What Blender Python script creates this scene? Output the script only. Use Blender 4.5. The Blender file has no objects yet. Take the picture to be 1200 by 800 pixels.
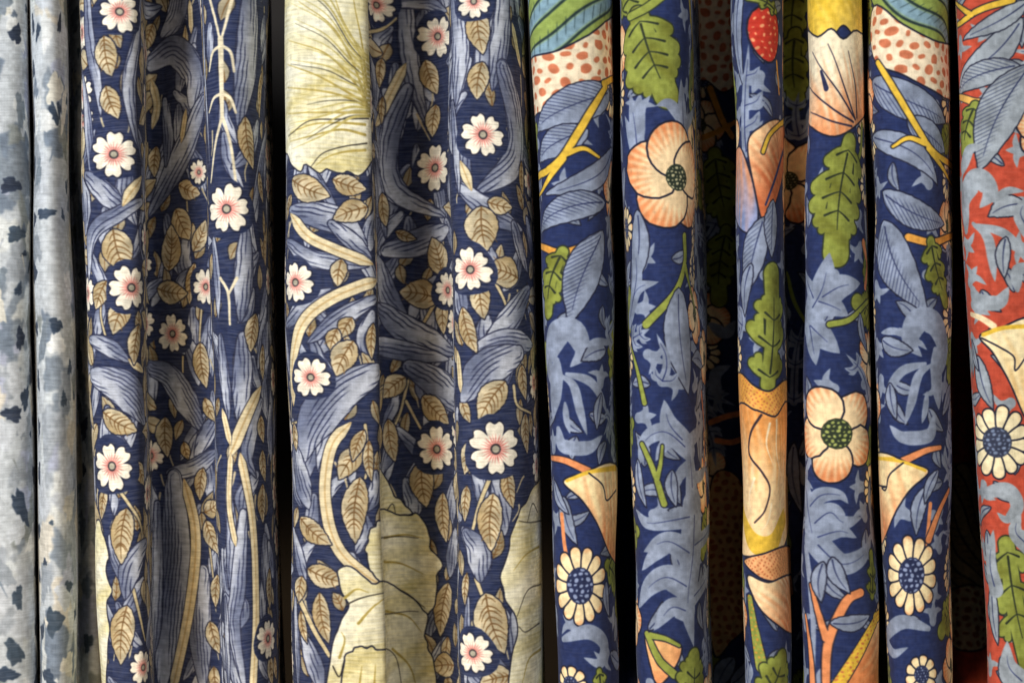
import bpy, math, random
import numpy as np

# ------------------------------------------------------------------ camera, light, exposure
K = 0.0007          # metres per unit; the cloth is laid out in units of 0.7 mm
DIST = 2000.0       # camera distance from the front of the folds, in units
scene = bpy.context.scene
cam_d = bpy.data.cameras.new('camera')
cam = bpy.data.objects.new('camera', cam_d)
scene.collection.objects.link(cam)
cam.location = (0, -DIST * K, 0)
cam.rotation_euler = (math.radians(90), 0, 0)
cam_d.sensor_width = 36.0
cam_d.lens = 36.0 * DIST / 1200.0
cam_d.clip_start = 0.01
cam_d.clip_end = 50
cam_d.dof.use_dof = True
cam_d.dof.focus_distance = (DIST + 12) * K
cam_d.dof.aperture_fstop = 5.6
scene.camera = cam

world = bpy.data.worlds.new('World')
scene.world = world
world.use_nodes = True
world.node_tree.nodes['Background'].inputs[0].default_value = (0.80, 0.88, 1.0, 1)
world.node_tree.nodes['Background'].inputs[1].default_value = 0.045


def area(name, loc, target, sx, sy, power, col):
    d = bpy.data.lights.new(name, 'AREA')
    d.shape = 'RECTANGLE'
    d.size, d.size_y = sx, sy
    d.energy = power
    d.color = col
    o = bpy.data.objects.new(name, d)
    scene.collection.objects.link(o)
    o.location = loc
    v = np.array(target) - np.array(loc)
    from mathutils import Vector
    o.rotation_euler = Vector(v).to_track_quat('-Z', 'Y').to_euler()
    return o


area('window_light', (-1.35, -1.95, 0.8), (0.05, 0, 0.03), 0.75, 0.75, 58, (0.88, 0.94, 1.0))
area('warm_fill', (0.75, -1.7, 0.35), (0.15, 0, -0.08), 0.5, 0.5, 10, (1.0, 0.9, 0.74))  # unseen warm fill light added on the right, reaching into the inner folds
area('counter_lamp', (-0.6, -1.25, -0.85), (-0.2, 0, -0.3), 0.5, 0.4, 12, (1.0, 0.76, 0.46))

scene.view_settings.view_transform = 'Standard'
scene.view_settings.look = 'None'
scene.view_settings.exposure = 0
scene.view_settings.gamma = 1
scene.render.engine = 'CYCLES'
scene.cycles.max_bounces = 6
scene.cycles.use_denoising = True

# ------------------------------------------------------------------ helpers: cloth shapes
V0, V1 = -110.0, 910.0      # the lengths run on above and below the picture
ROWS = 156
S = 1.7                     # print pixels per unit
rng = random.Random(7)


def chaikin(A, n=3):
    for _ in range(n):
        q = A[:-1] * .75 + A[1:] * .25
        r = A[:-1] * .25 + A[1:] * .75
        B = np.empty((len(q) * 2 + 2, A.shape[1]))
        B[0] = A[0]; B[-1] = A[-1]
        B[1:-1:2] = q; B[2:-1:2] = r
        A = B
    return A


class Cloth:
    """one hanging length: a folded cross-section that leans and breathes with height"""
    def __init__(s, sections, seed):
        pts, kinds = [], []
        for kind, lst in sections:
            for p in lst:
                pts.append(p + (len(kinds),))
            kinds.append(kind)
        A = chaikin(np.array(pts, float))
        s.kinds = kinds
        s.focus = None
        A[:, 3] = np.where(A[:, 3] > 60, 60 + (A[:, 3] - 60) * 1.55, A[:, 3])
        xm, dm = A[:, 1], A[:, 3]
        wx = (xm - 600) * (1 + dm / DIST)
        arc = np.concatenate([[0], np.cumsum(np.hypot(np.diff(wx), np.diff(dm)))])
        s.U = arc[-1]
        n = int(s.U / 3.0)
        s.u = np.linspace(0, s.U, n)
        R = np.stack([np.interp(s.u, arc, A[:, c]) for c in range(5)], 1)
        s.sec = np.clip(np.round(R[:, 4]), 0, len(kinds) - 1).astype(int)
        s.v = np.linspace(V0, V1, ROWS)
        t = s.v[:, None] / 400.0
        x0, x4, x8 = R[:, 0][None], R[:, 1][None], R[:, 2][None]
        px = x0 * (1 - t) * (2 - t) / 2 + x4 * t * (2 - t) + x8 * t * (t - 1) / 2
        dep = np.repeat(R[:, 3][None], ROWS, 0)
        r = np.random.RandomState(seed)
        a, b = s.v[:, None], s.u[None]
        for _ in range(7):
            f, g, ph = r.uniform(.004, .03), r.uniform(.004, .03), r.uniform(0, 6.28)
            px = px + .55 * np.sin(a * f + b * g + ph)
            dep = dep + 1.3 * np.sin(a * f * 1.3 - b * g * 1.2 + ph * 2)
        for _ in range(5):             # slow sway of the fold edges
            f, g, ph = r.uniform(.005, .012), r.uniform(.01, .03), r.uniform(0, 6.28)
            px = px + .7 * np.sin(a * f + b * g + ph)
        for _ in range(16):            # soft dents and handling creases
            u0, v0 = r.uniform(0, s.U), r.uniform(0, 800)
            tl, ln, wd = r.uniform(-.9, .9), r.uniform(40, 110), r.uniform(6, 15)
            p = (b - u0) * math.cos(tl) + (a - v0) * math.sin(tl)
            q = -(b - u0) * math.sin(tl) + (a - v0) * math.cos(tl)
            dep = dep + r.uniform(.8, 2.0) * np.exp(-(p / ln) ** 2 - (q / wd) ** 2)
        s.px, s.dep = px, dep
        sc = 1 + dep / DIST
        s.X = (px - 600) * sc
        s.Z = np.repeat(400 - s.v[:, None], n, 1)

    def at(s, x, y):
        """cloth coordinates of the front-most point seen at x, y"""
        d = 0.
        for _ in range(2):
            v = 400 + (y - 400) * (1 + d / DIST)
            r = int(np.clip(round((v - V0) / (V1 - V0) * (ROWS - 1)), 0, ROWS - 1))
            q = s.px[r] - x
            if s.focus is not None:
                q = q + np.where(s.sec == s.focus, 0, 1e6)
            c = np.nonzero((q[:-1] * q[1:] <= 0) & (np.abs(q[:-1]) < 1e4) & (np.abs(q[1:]) < 1e4))[0]
            if len(c):
                i = c[np.argmin(s.dep[r][c])]
                f = q[i] / (q[i] - q[i + 1] + 1e-9)
                u = s.u[i] + f * (s.u[i + 1] - s.u[i])
                d = s.dep[r][i]
            else:
                i = int(np.argmin(np.abs(q)))
                u = s.u[i] + 1.6 * abs(q[i]) * (1 if q[i] < 0 else -1)
                d = s.dep[r][i]
        return u, 400 + (y - 400) * (1 + d / DIST)

    def build(s, name, label, group, mat):
        root = bpy.data.objects.new(name, None)
        scene.collection.objects.link(root)
        mid = s.X[ROWS // 2].mean() * K
        root.location = (mid, 0, (400 - V1) * K)
        root['label'] = label
        root['category'] = 'fabric'
        if group:
            root['group'] = group
        n = len(s.u)
        edges = [0] + [i for i in range(1, n) if s.sec[i] != s.sec[i - 1]] + [n - 1]
        for a, b in zip(edges[:-1], edges[1:]):
            cols = np.arange(a, b + 1)
            m = len(cols)
            co = np.stack([s.X[:, cols] * K - root.location.x, s.dep[:, cols] * K,
                           s.Z[:, cols] * K - root.location.z], -1).reshape(-1, 3)
            i = np.arange(ROWS - 1)[:, None] * m + np.arange(m - 1)[None]
            f = np.stack([i, i + m, i + m + 1, i + 1], -1).reshape(-1, 4)
            me = bpy.data.meshes.new(s.kinds[s.sec[(a + b) // 2]])
            me.from_pydata(co.tolist(), [], f.tolist())
            uv = me.uv_layers.new(name='cloth')
            uu = np.repeat((s.u[cols] / s.U)[None], ROWS, 0).reshape(-1)
            vv = np.repeat(((V1 - s.v) / (V1 - V0))[:, None], m, 1).reshape(-1)
            fl = f.reshape(-1)
            uv.data.foreach_set('uv', np.stack([uu[fl], vv[fl]], -1).astype('f4').reshape(-1))
            me.polygons.foreach_set('use_smooth', np.ones(len(f), bool))
            me.materials.append(mat)
            me.update()
            o = bpy.data.objects.new(s.kinds[s.sec[(a + b) // 2]], me)
            scene.collection.objects.link(o)
            o.parent = root
        return root


# ------------------------------------------------------------------ helpers: the printer
def spline(P, n=24, closed=False):
    P = np.array(P, float)
    if len(P) < 3 and not closed:
        t = np.linspace(0, 1, max(3, n // 4))[:, None]
        return P[0] * (1 - t) + P[-1] * t
    if closed:
        Q = np.vstack([P[-1], P, P[0], P[1]])
        m = len(P)
    else:
        Q = np.vstack([2 * P[0] - P[1], P, 2 * P[-1] - P[-2]])
        m = len(P) - 1
    k = max(2, int(math.ceil(n / m)))
    out = []
    t = np.linspace(0, 1, k, endpoint=False)[:, None]
    for i in range(m):
        a, b, c, d = Q[i], Q[i + 1], Q[i + 2], Q[i + 3]
        out.append(.5 * (2 * b + (c - a) * t + (2 * a - 5 * b + 4 * c - d) * t ** 2 + (3 * b - a - 3 * c + d) * t ** 3))
    out = np.vstack(out)
    return out if closed else np.vstack([out, P[-1]])


def rgb(*c):
    return np.array(c, 'f4') / 255.


def mixc(a, b, m):
    return a * (1 - m[..., None]) + b * m[..., None]


def wob(X, Y, f, ph):
    return (np.sin(X * f + ph + 1.7 * np.sin(Y * f * .7 + ph * 2)) + np.sin(Y * f * 1.3 + ph * 3 + 1.3 * np.sin(X * f * .9))) * .5


class Canvas:
    def __init__(s, cloth, ground):
        s.c = cloth
        s.w, s.h = int(cloth.U * S), int((V1 - V0) * S)
        s.img = np.empty((s.h, s.w, 3), 'f4')
        s.img[:] = ground

    def box(s, lo, hi, pad):
        x0 = int(max(0, (lo[0] - pad) * S)); x1 = int(min(s.w, (hi[0] + pad) * S + 1))
        y0 = int(max(0, (lo[1] - pad - V0) * S)); y1 = int(min(s.h, (hi[1] + pad - V0) * S + 1))
        if x1 <= x0 or y1 <= y0:
            return None
        X = ((np.arange(x0, x1) + .5) / S).astype('f4')[None]
        Y = ((np.arange(y0, y1) + .5) / S + V0).astype('f4')[:, None]
        X, Y = np.broadcast_arrays(X, Y)
        return (slice(y0, y1), slice(x0, x1)), X, Y

    def put(s, sl, m, col):
        a = s.img[sl]
        s.img[sl] = a + (col - a) * m[..., None]

    def shape(s, P, fill, line=None, lw=1.0):
        """closed outline P filled with a colour or a colour function, with an inked edge"""
        P = np.asarray(P, 'f4')
        b = s.box(P.min(0), P.max(0), 2 + lw)
        if b is None:
            return
        sl, X, Y = b
        Q = np.roll(P, -1, 0)
        d2 = np.full(X.shape, 1e9, 'f4')
        ins = np.zeros(X.shape, bool)
        x, y = X[0][None], Y[:, 0][:, None]
        step = max(1, int(90000 / X.size))
        for k in range(0, len(P), step):
            A, B = P[k:k + step, :, None, None], Q[k:k + step, :, None, None]
            ax, ay = A[:, 0], A[:, 1]
            ex, ey = B[:, 0] - ax, B[:, 1] - ay
            ey = np.where(np.abs(ey) < 1e-6, 1e-6, ey).astype('f4')
            il = 1 / (ex * ex + ey * ey + 1e-9)
            wx, wy = x - ax, y - ay
            t = wx * (ex * il) + wy * (ey * il)
            np.clip(t, 0, 1, out=t)
            dx = wx - ex * t
            dy = wy - ey * t
            dx *= dx; dy *= dy; dx += dy
            d2 = np.minimum(d2, dx.min(0))
            hit = ((ay <= y) != (ay + ey <= y)) & (x < ax + wy * (ex / ey))
            ins ^= np.logical_xor.reduce(hit, 0)
        d = np.sqrt(d2)
        sd = np.where(ins, -d, d)
        col = fill(X, Y) if callable(fill) else fill
        if line is not None:
            s.put(sl, np.clip(.5 + (lw * .6 - sd) * S * .8, 0, 1), line)
            s.put(sl, np.clip(.5 + (-lw * .5 - sd) * S * .8, 0, 1), col)
        else:
            s.put(sl, np.clip(.5 - sd * S * .8, 0, 1), col)

    def pdist(s, X, Y, P):
        L = np.concatenate([[0], np.cumsum(np.hypot(*np.diff(P, axis=0).T))])
        T = L[-1] + 1e-6
        x, y = X[0][None], Y[:, 0][:, None]
        best = None
        P = P.astype('f4'); Lf = L.astype('f4')
        step = max(1, int(90000 / X.size))
        m = len(P) - 1
        for k in range(0, m, step):
            j = slice(k, min(m, k + step))
            A = P[:-1][j][:, :, None, None]
            E = (P[1:] - P[:-1])[j][:, :, None, None]
            ax, ay, ex, ey = A[:, 0], A[:, 1], E[:, 0], E[:, 1]
            il = 1 / (ex * ex + ey * ey + 1e-9)
            wx, wy = x - ax, y - ay
            t = wx * (ex * il) + wy * (ey * il)
            np.clip(t, 0, 1, out=t)
            d2 = (wx - ex * t) ** 2 + (wy - ey * t) ** 2
            i = d2.argmin(0)[None]
            db = np.take_along_axis(d2, i, 0)[0]
            tb = np.take_along_axis(t, i, 0)[0]
            i = i[0] + k
            if best is None:
                best, bt, bi = db, tb, i
            else:
                q = db < best
                best = np.where(q, db, best); bt = np.where(q, tb, bt); bi = np.where(q, i, bi)
        D = P[1:] - P[:-1]
        bs = np.sign(D[bi, 0] * (y - P[bi, 1]) - D[bi, 1] * (x - P[bi, 0]))
        bt = (Lf[bi] + bt * (Lf[1:] - Lf[:-1])[bi]) / np.float32(T)
        return np.sqrt(best), bt, bs, T

    def stroke(s, P, w, col, taper=(1, 1), line=None, lw=1.0, leafy=False, horn=False, n=14):
        P = spline(P, n).astype('f4')
        b = s.box(P.min(0), P.max(0), w + 3)
        if b is None:
            return
        sl, X, Y = b
        d, t, sg, T = s.pdist(X, Y, P)
        if leafy:
            ww = w * .5 * np.clip(np.clip(np.sin(np.pi * np.clip(t * .92 + .08, 0, 1)), 0, 1) ** .75 * 1.08, 0, 1)
        elif horn:
            ww = w * .5 * np.clip(1 - t ** 2.2, 0, 1) ** .9
        else:
            ww = w * .5 * (taper[0] + (taper[1] - taper[0]) * t)
        c = col(X, Y, d * sg / (w * .5), t) if callable(col) else col
        if line is not None:
            s.put(sl, np.clip(.5 + (ww + lw - d) * S * .8, 0, 1), line)
        s.put(sl, np.clip(.5 + (ww - d) * S * .8, 0, 1), c)

    def at(s, p):
        return np.array(s.c.at(p[0], p[1]))

    def path(s, P, closed=False):
        return np.array([s.c.at(x, y) for x, y in spline(P, 44 if closed else 14, closed)])

    def finish(s, name, soft=1):
        yy = np.arange(s.h, dtype='f4')[:, None] / S
        xx = np.arange(s.w, dtype='f4')[None] / S
        r = np.random.RandomState(5)
        low = r.uniform(-1, 1, (s.h // 7 + 2, s.w // 7 + 2)).astype('f4')
        fy, fx = (yy * S / 7), (xx * S / 7)
        iy, ix = fy.astype(int), fx.astype(int)
        ty, tx = fy - iy, fx - ix
        n = (low[iy, ix] * (1 - tx) + low[iy, ix + 1] * tx) * (1 - ty) + (low[iy + 1, ix] * (1 - tx) + low[iy + 1, ix + 1] * tx) * ty
        s.img *= (1 + .085 * n)[..., None]
        s.img += (.012 * n)[..., None]
        for _ in range(soft):          # ink bleeds a little into the yarn
            a = s.img
            a[1:-1] = a[1:-1] * .6 + (a[:-2] + a[2:]) * .2
            a[:, 1:-1] = a[:, 1:-1] * .6 + (a[:, :-2] + a[:, 2:]) * .2
        s.name = name
        return s

    def image(s):
        im = bpy.data.images.new(s.name, s.w, s.h)
        px = np.ones((s.h, s.w, 4), 'f4')
        px[..., :3] = np.clip(s.img[::-1], 0, 1)
        im.pixels.foreach_set(px.reshape(-1))
        im.update()
        im.pack()
        return im


INK = rgb(24, 26, 46)
CREAM = rgb(240, 233, 216)


def rot(v, a):
    c, s_ = math.cos(a), math.sin(a)
    return np.array([v[0] * c - v[1] * s_, v[0] * s_ + v[1] * c])


def leaf_outline(c, L, W, ang, bend=0., lobes=0, depth=.25, n=30):
    a = math.radians(ang)
    t = np.linspace(0, 1, n)
    w = W * .5 * np.sin(np.pi * t ** .8) ** .85
    if lobes:
        w = w * (1 - depth + depth * np.cos(2 * np.pi * (lobes * t - .28)))
    mid = np.stack([(t - .5) * L, bend * L * np.sin(np.pi * t)], 1)
    up = mid + np.stack([-(.10 * L) * 0 * t, -w], 1)
    dn = mid + np.stack([0 * t, w], 1)
    P = np.vstack([up, dn[-2:0:-1]])
    if not lobes:
        P[1:] += np.random.RandomState(int(abs(c[0] * 7 + c[1] * 13)) % 9999).uniform(-.5, .5, P[1:].shape) * min(1., W * .04)
    ca, sa = math.cos(a), math.sin(a)
    R = np.array([[ca, sa], [-sa, ca]])
    return P @ R + c, mid @ R + c, R


TAN, TANV = rgb(206, 192, 160), rgb(116, 86, 50)


def tan_leaf(cv, x, y, L, W, ang, bend=.05, col=TAN, vein=TANV, uv=None, plain=False):
    c = cv.at((x, y)) if uv is None else np.array(uv)
    P, mid, R = leaf_outline(c, L, W, ang, bend)
    ph = rng.uniform(0, 6)

    def fill(X, Y):
        m = mixc(col, col * .84, np.clip(wob(X, Y, .16, ph) * .8 + .35, 0, 1))
        e = (X - c[0]) * R[1][0] + (Y - c[1]) * R[1][1]
        return mixc(m, col * rgb(206, 190, 160), np.clip(e / W * 1.6 * (1 if ph > 3 else -1), 0, 1))
    cv.shape(P, fill, INK, 1.2)
    cv.stroke(mid[1:-3], 2.0, vein, (1, .5))
    if plain:
        return
    nv = max(3, int(L / 9.5))
    for k in range(nv):
        t = .12 + .68 * (k + rng.uniform(-.25, .25)) / nv
        t = max(.06, t)
        i = int(t * (len(mid) - 1))
        w = W * .5 * math.sin(math.pi * t ** .8) ** .85 * .82
        for sg in (-1, 1):
            w = w * rng.uniform(.7, 1.05)
            e = mid[i] + np.array([w * .95, sg * w]) @ R
            m = mid[i] + np.array([w * .32, sg * w * .55]) @ R
            cv.stroke([mid[i], m, e], 1.9, vein, (1, .4), n=5)


def small_flower(cv, x, y, r, a0=None, n=6, uv=None, ground=rgb(36, 46, 80)):
    r = r * .92
    c = cv.at((x, y)) if uv is None else np.array(uv)
    a0 = rng.uniform(0, 6) if a0 is None else a0
    pink = rgb(202, 82, 78)

    def fill(X, Y):
        dx, dy = X - c[0], Y - c[1]
        q = np.hypot(dx, dy) / r
        an = np.arctan2(dy, dx)
        st = .5 + .5 * np.sin(an * 24 + a0 + .8 * np.sin(an * 7))
        return mixc(CREAM, pink, np.clip((.34 + .30 * st - q) * 4, 0, 1) * .72)
    th = np.linspace(0, 2 * math.pi, 22)[:-1]
    hq = r * (1.24 + .10 * np.sin(th * 3 + a0))
    cv.shape(np.stack([np.cos(th) * hq, np.sin(th) * hq], 1) + c, ground)
    pet = []
    for k in range(n):
        a = a0 + k * 2 * math.pi / n
        rr = r * rng.uniform(.9, 1.05)
        b = np.array([[.14, -.10], [.50, -.30], [.82, -.36], [1., -.20], [.90, 0], [1., .20], [.82, .36], [.50, .30], [.14, .10]]) * rr * (6. / n) ** .0
        b[:, 1] *= .94
        P = np.array([rot(q, a) for q in b]) + c
        pet.append(spline(P, 20, True))
    for P in pet:
        cv.shape(P, INK, INK, 2.4)
    for P in pet:
        cv.shape(P, fill)
    th = np.linspace(0, 2 * math.pi, 14)[:-1]
    C = np.stack([np.cos(th), np.sin(th)], 1)
    cv.shape(C * r * .21 + c, rgb(58, 52, 56))
    cv.shape(C * r * .14 + c, rgb(172, 166, 148))


RIB = rgb(162, 167, 180)


def ribbon(cv, pts, w, tap=(.45, .05), col=RIB, hatch=1., line=rgb(38, 44, 76), raw=False, freq=None):
    P = np.array(pts, float) if raw else cv.path(pts)
    ph = rng.uniform(0, 6)
    f = freq or max(2.0, w / 5.0)

    sd = rng.choice((-1, 1))
    k0 = w * math.pi / rng.uniform(4.4, 6.0)

    def fill(X, Y, q, t):
        base = mixc(col * 1.12, col * rgb(158, 166, 192), np.clip(.42 + q * .5 * sd + .4 * np.sin(t * 6 + ph), 0, 1))
        ln = np.cos(q * k0 + 1.2 * np.sin(t * 4 + ph) + .5 * np.sin(X * .19 + Y * .27))
        gate = np.clip((np.sin(t * 7 + q * 3.0 * sd + ph) + .55 + .3 * np.sin(q * 9 + ph)) * 2.2, 0, 1)
        m = np.clip((ln - .45) * 3.2, 0, 1) * gate * hatch
        return mixc(base, line, m * .88)
    P = spline(P, 20)
    Pt = P.astype('f4')
    b = cv.box(Pt.min(0), Pt.max(0), w * .6 + 3)
    if b is None:
        return
    sl, X, Y = b
    d, t, sg, T = cv.pdist(X, Y, Pt)
    ww = w * .58 * (tap[0] + (1 - tap[0]) * np.clip(t * 2.6, 0, 1) ** .7) * (tap[1] + (1 - tap[1]) * np.clip((1 - t) * 2.6, 0, 1) ** .7)
    cv.put(sl, np.clip(.5 + (ww + .8 - d) * S * .8, 0, 1), rgb(32, 36, 62))
    cv.put(sl, np.clip(.5 + (ww - .6 - d) * S * .8, 0, 1), fill(X, Y, d * sg / (w * .5), t))


STRIP = rgb(222, 208, 172)


def strip(cv, pts, w, col=STRIP, tap=(1, 1), stripes=True):
    def f(X, Y, q, t):
        m = np.clip(np.cos(q * 5.4) * 1.4 - .55, 0, 1)
        return mixc(np.broadcast_to(col, X.shape + (3,)), rgb(176, 140, 84), m * (.75 if stripes else 0))
    P = spline(cv.path(pts), 16)
    b = cv.box(P.min(0), P.max(0), w + 3)
    if b is None:
        return
    sl, X, Y = b
    d, t, sg, T = cv.pdist(X, Y, P)
    e = np.clip(np.minimum(t, 1 - t) * T / (w * 1.3), 0, 1) ** .7
    ww = w * .5 * e
    cv.put(sl, np.clip(.5 + (ww + 1.0 * e - d) * S * .8, 0, 1), INK)
    cv.put(sl, np.clip(.5 + (ww - d) * S * .8, 0, 1), f(X, Y, d * sg / (w * .5), t))


YEL = rgb(238, 235, 214)


def big_petal(cv, pts, veins=(), dark=(), col=YEL, map_=True):
    P = cv.path(pts, True)
    ph = rng.uniform(0, 6)

    def fill(X, Y):
        m = np.clip(wob(X, Y, .045, ph) * .6 + .4, 0, 1)
        h = np.clip(np.sin(Y * 1.15 + 4 * np.sin(X * .02) + wob(X, Y, .05, ph) * 3) - .35, 0, 1)
        return mixc(mixc(col, rgb(206, 194, 136), np.clip(m * .5 + .5 * np.clip(np.sin(X * .05 + Y * .11 + 2.2 * wob(X, Y, .03, ph)), 0, 1), 0, 1) * .85), rgb(180, 162, 84), h * m * .6)
    th = np.arange(len(P)) * 2 * math.pi / len(P)
    P = P + (np.sin(th * 7 + ph) * 1.5 + np.sin(th * 12 + 2 * ph) * .9)[:, None] * np.stack([np.cos(th), np.sin(th)], 1)
    cv.shape(P, fill, INK, 1.5)
    for v in veins:
        cv.stroke(cv.path(v), 3.4, rgb(172, 152, 78), (1, .2))
    for v in dark:
        cv.stroke(cv.path(v), 1.7, rgb(50, 46, 40), (1, .5))


# --- motifs of the second print
PALE = rgb(142, 154, 180)
GRN, GRND = rgb(140, 150, 68), rgb(40, 48, 34)
PEACH, ORG = rgb(246, 218, 174), rgb(224, 142, 92)


def pale_leaf(cv, x, y, L, W, ang, bend=.08, col=PALE, uv=None, hatch=0.):
    c = cv.at((x, y)) if uv is None else np.array(uv)
    P, mid, R = leaf_outline(c, L, W, ang, bend)
    ph = rng.uniform(0, 6)

    def fill(X, Y):
        m = mixc(col, col * .86, np.clip(wob(X, Y, .09, ph) + .3, 0, 1))
        if hatch:
            d = (X - c[0]) * R[0][0] + (Y - c[1]) * R[0][1]
            e = (X - c[0]) * R[1][0] + (Y - c[1]) * R[1][1]
            h = np.clip(np.sin((d - np.abs(e) * 1.3) * .95) * 2 - 1.0, 0, 1) * np.clip(e / W * 5 + .2, 0, 1)
            m = mixc(m, rgb(34, 42, 80), h * hatch)
        return m
    cv.shape(P, fill, INK, 1.2)
    cv.stroke(mid[2:-4], 1.6, rgb(40, 48, 86), (1, .4))


def sprig(cv, pts, n=4, size=24, w=9, col=PALE, sides=(-1, 1), raw=False):
    """pale curling foliage: a tapering stem with hooked lobes"""
    P = spline(np.array(pts, float) if raw else cv.path(pts), 24)
    tan = np.gradient(P, axis=0)
    tan /= np.linalg.norm(tan, axis=1)[:, None] + 1e-6
    ph = rng.uniform(0, 6)

    def f(X, Y, q, t):
        return mixc(col, col * .88, np.clip(wob(X, Y, .1, ph) + .3, 0, 1))
    cut = rgb(40, 50, 98)
    jobs = []
    for k in range(n):
        i = int((.06 + .80 * k / max(1, n - 1)) * (len(P) - 1))
        for sg in sides:
            s_ = size * rng.uniform(.8, 1.15) * (1.05 - .4 * k / max(1, n))
            nrm = np.array([-tan[i][1], tan[i][0]]) * sg
            a = P[i] - tan[i] * s_ * .1
            jobs.append(([a, a + nrm * s_ * .55 + tan[i] * s_ * .22, a + nrm * s_ * .86 + tan[i] * s_ * .80], s_ * .62))
            jobs.append(([a + nrm * s_ * .25, a + nrm * s_ * .70 - tan[i] * s_ * .02, a + nrm * s_ * 1.02 + tan[i] * s_ * .30], s_ * .36))
    e = P[-1]
    for q, ww in jobs:
        cv.stroke(q, ww, f, horn=True, n=8)
    m1, m2 = P[len(P) // 3], P[2 * len(P) // 3]
    cv.stroke([P[0], m1, m2, e, e + tan[-1] * size * .7], w * 1.5, f, horn=True, n=16)
    cv.stroke([P[0], m1, m2, e], 1.6, cut, (1, .4), n=10)
    for q, ww in jobs[::2]:
        cv.stroke(np.array(q[:2] + [np.array(q[1]) * .4 + np.array(q[2]) * .6]), 1.3, cut, (1, .3), n=5)


def lobed(cv, x, y, L, W, ang, lobes=4, bend=.04, col=GRN, uv=None):
    c = cv.at((x, y)) if uv is None else np.array(uv)
    P, mid, R = leaf_outline(c, L, W, ang, bend)
    ph = rng.uniform(0, 6)

    def f(X, Y, q, t):
        return mixc(col, col * rgb(214, 208, 180), np.clip(wob(X, Y, .10, ph) + .3, 0, 1))
    jobs = [([mid[0], mid[15], mid[-1]], W * .46)]
    veins = []
    for k in range(lobes):
        t = .10 + .74 * k / lobes
        i = int(t * (len(mid) - 1))
        r_ = W * .5 * (math.sin(math.pi * min(.95, t + .16)) ** .5)
        for sg in (-1, 1):
            g = rng.uniform(.88, 1.1)
            e = mid[i] + np.array([r_ * .62, sg * r_ * .86]) * g @ R
            m = mid[i] + np.array([r_ * .24, sg * r_ * .50]) * g @ R
            jobs.append(([mid[i], m, e], r_ * .50))
            e2 = mid[i] + np.array([r_ * .95, sg * r_ * .62]) * g @ R
            jobs.append(([m, e2], r_ * .34))
            veins.append([mid[i], mid[i] * .5 + m * .5, m * .8 + e * .2])
    for q, w in jobs:
        cv.stroke(q, w, GRND, (.7, 1.0), GRND, 1.7, n=6)
    for q, w in jobs:
        cv.stroke(q, w, f, (.7, 1.0), n=6)
    cv.stroke(mid[3:-4:4], 2.6, GRND, (1.1, .4))
    for v in veins:
        cv.stroke(v, 2.4, GRND, (.5, 1.2), n=5)


def blossom(cv, x, y, R, n=5, a0=.3, pr=.56, cr=.26, seed_col=rgb(206, 200, 160), seed_bg=rgb(40, 50, 40), uv=None,
            c0=PEACH, c1=ORG):
    c = cv.at((x, y)) if uv is None else np.array(uv)
    th = np.linspace(0, 2 * math.pi, 26)[:-1]
    for k in range(n):
        a = a0 + k * 2 * math.pi / n
        pc = c + rot((R * (1 - pr * .86), 0), a)
        wd = R * pr * 2.6 / n * 1.9 if n > 4 else R * pr
        wd = min(wd, R * pr * 1.02)
        P = np.array([rot((R * pr * math.cos(q) * .98, wd * math.sin(q) * .98), a) for q in th]) + pc
        P += np.array([rot((rng.uniform(-.02, .02) * R, 0), q) for q in th])

        def fill(X, Y, a=a):
            dx, dy = X - c[0], Y - c[1]
            q = np.hypot(dx, dy) / R
            an = np.arctan2(dy, dx) - a
            st = .28 * np.sin(an * 38 + q * 3) * np.clip(q * 1.8 - .5, 0, 1)
            m = np.clip((q - .62) * 2.0 + st + .25 * np.sin(an * 2 + k), 0, 1)
            return mixc(c0, c1, m)
        cv.shape(P, fill, INK, 2.0)
    seeds(cv, c, R * cr, seed_col, seed_bg)


def seeds(cv, c, r, col, bg, sx=1.):
    th = np.linspace(0, 2 * math.pi, 16)[:-1]
    C = np.stack([np.cos(th) * sx, np.sin(th)], 1)
    cv.shape(C * r + c, bg)
    cv.shape(C * r * .93 + c, dotted(bg, col, max(3.8, r * .34), .38, rng.uniform(0, 6)))


def daisy(cv, x, y, R, n=13, a0=0., cr=.46, sx=1., c0=rgb(246, 224, 178), c1=rgb(226, 152, 98), uv=None,
          scol=rgb(150, 164, 200), sbg=rgb(34, 42, 76)):
    c = cv.at((x, y)) if uv is None else np.array(uv)
    for k in range(n):
        a = a0 + k * 2 * math.pi / n
        rr = R * rng.uniform(.93, 1.04)
        wd = math.pi * R * .74 / n
        b = np.array([[.36 * rr, -wd * .42], [.7 * rr, -wd * .95], [.92 * rr, -wd * .85], [rr, 0], [.92 * rr, wd * .85], [.7 * rr, wd * .95], [.36 * rr, wd * .42]])
        P = spline(np.array([rot(q, a) * (sx, 1) for q in b]) + c, 18, True)

        def fill(X, Y):
            q = np.hypot((X - c[0]) / sx, Y - c[1]) / R
            return mixc(c0, c1, np.clip((q - .80) * 3.2 + .25 * wob(X, Y, .5, a), 0, 1))
        cv.shape(P, fill, INK, 1.7)
    seeds(cv, c, R * cr, scol, sbg, sx)


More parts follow.
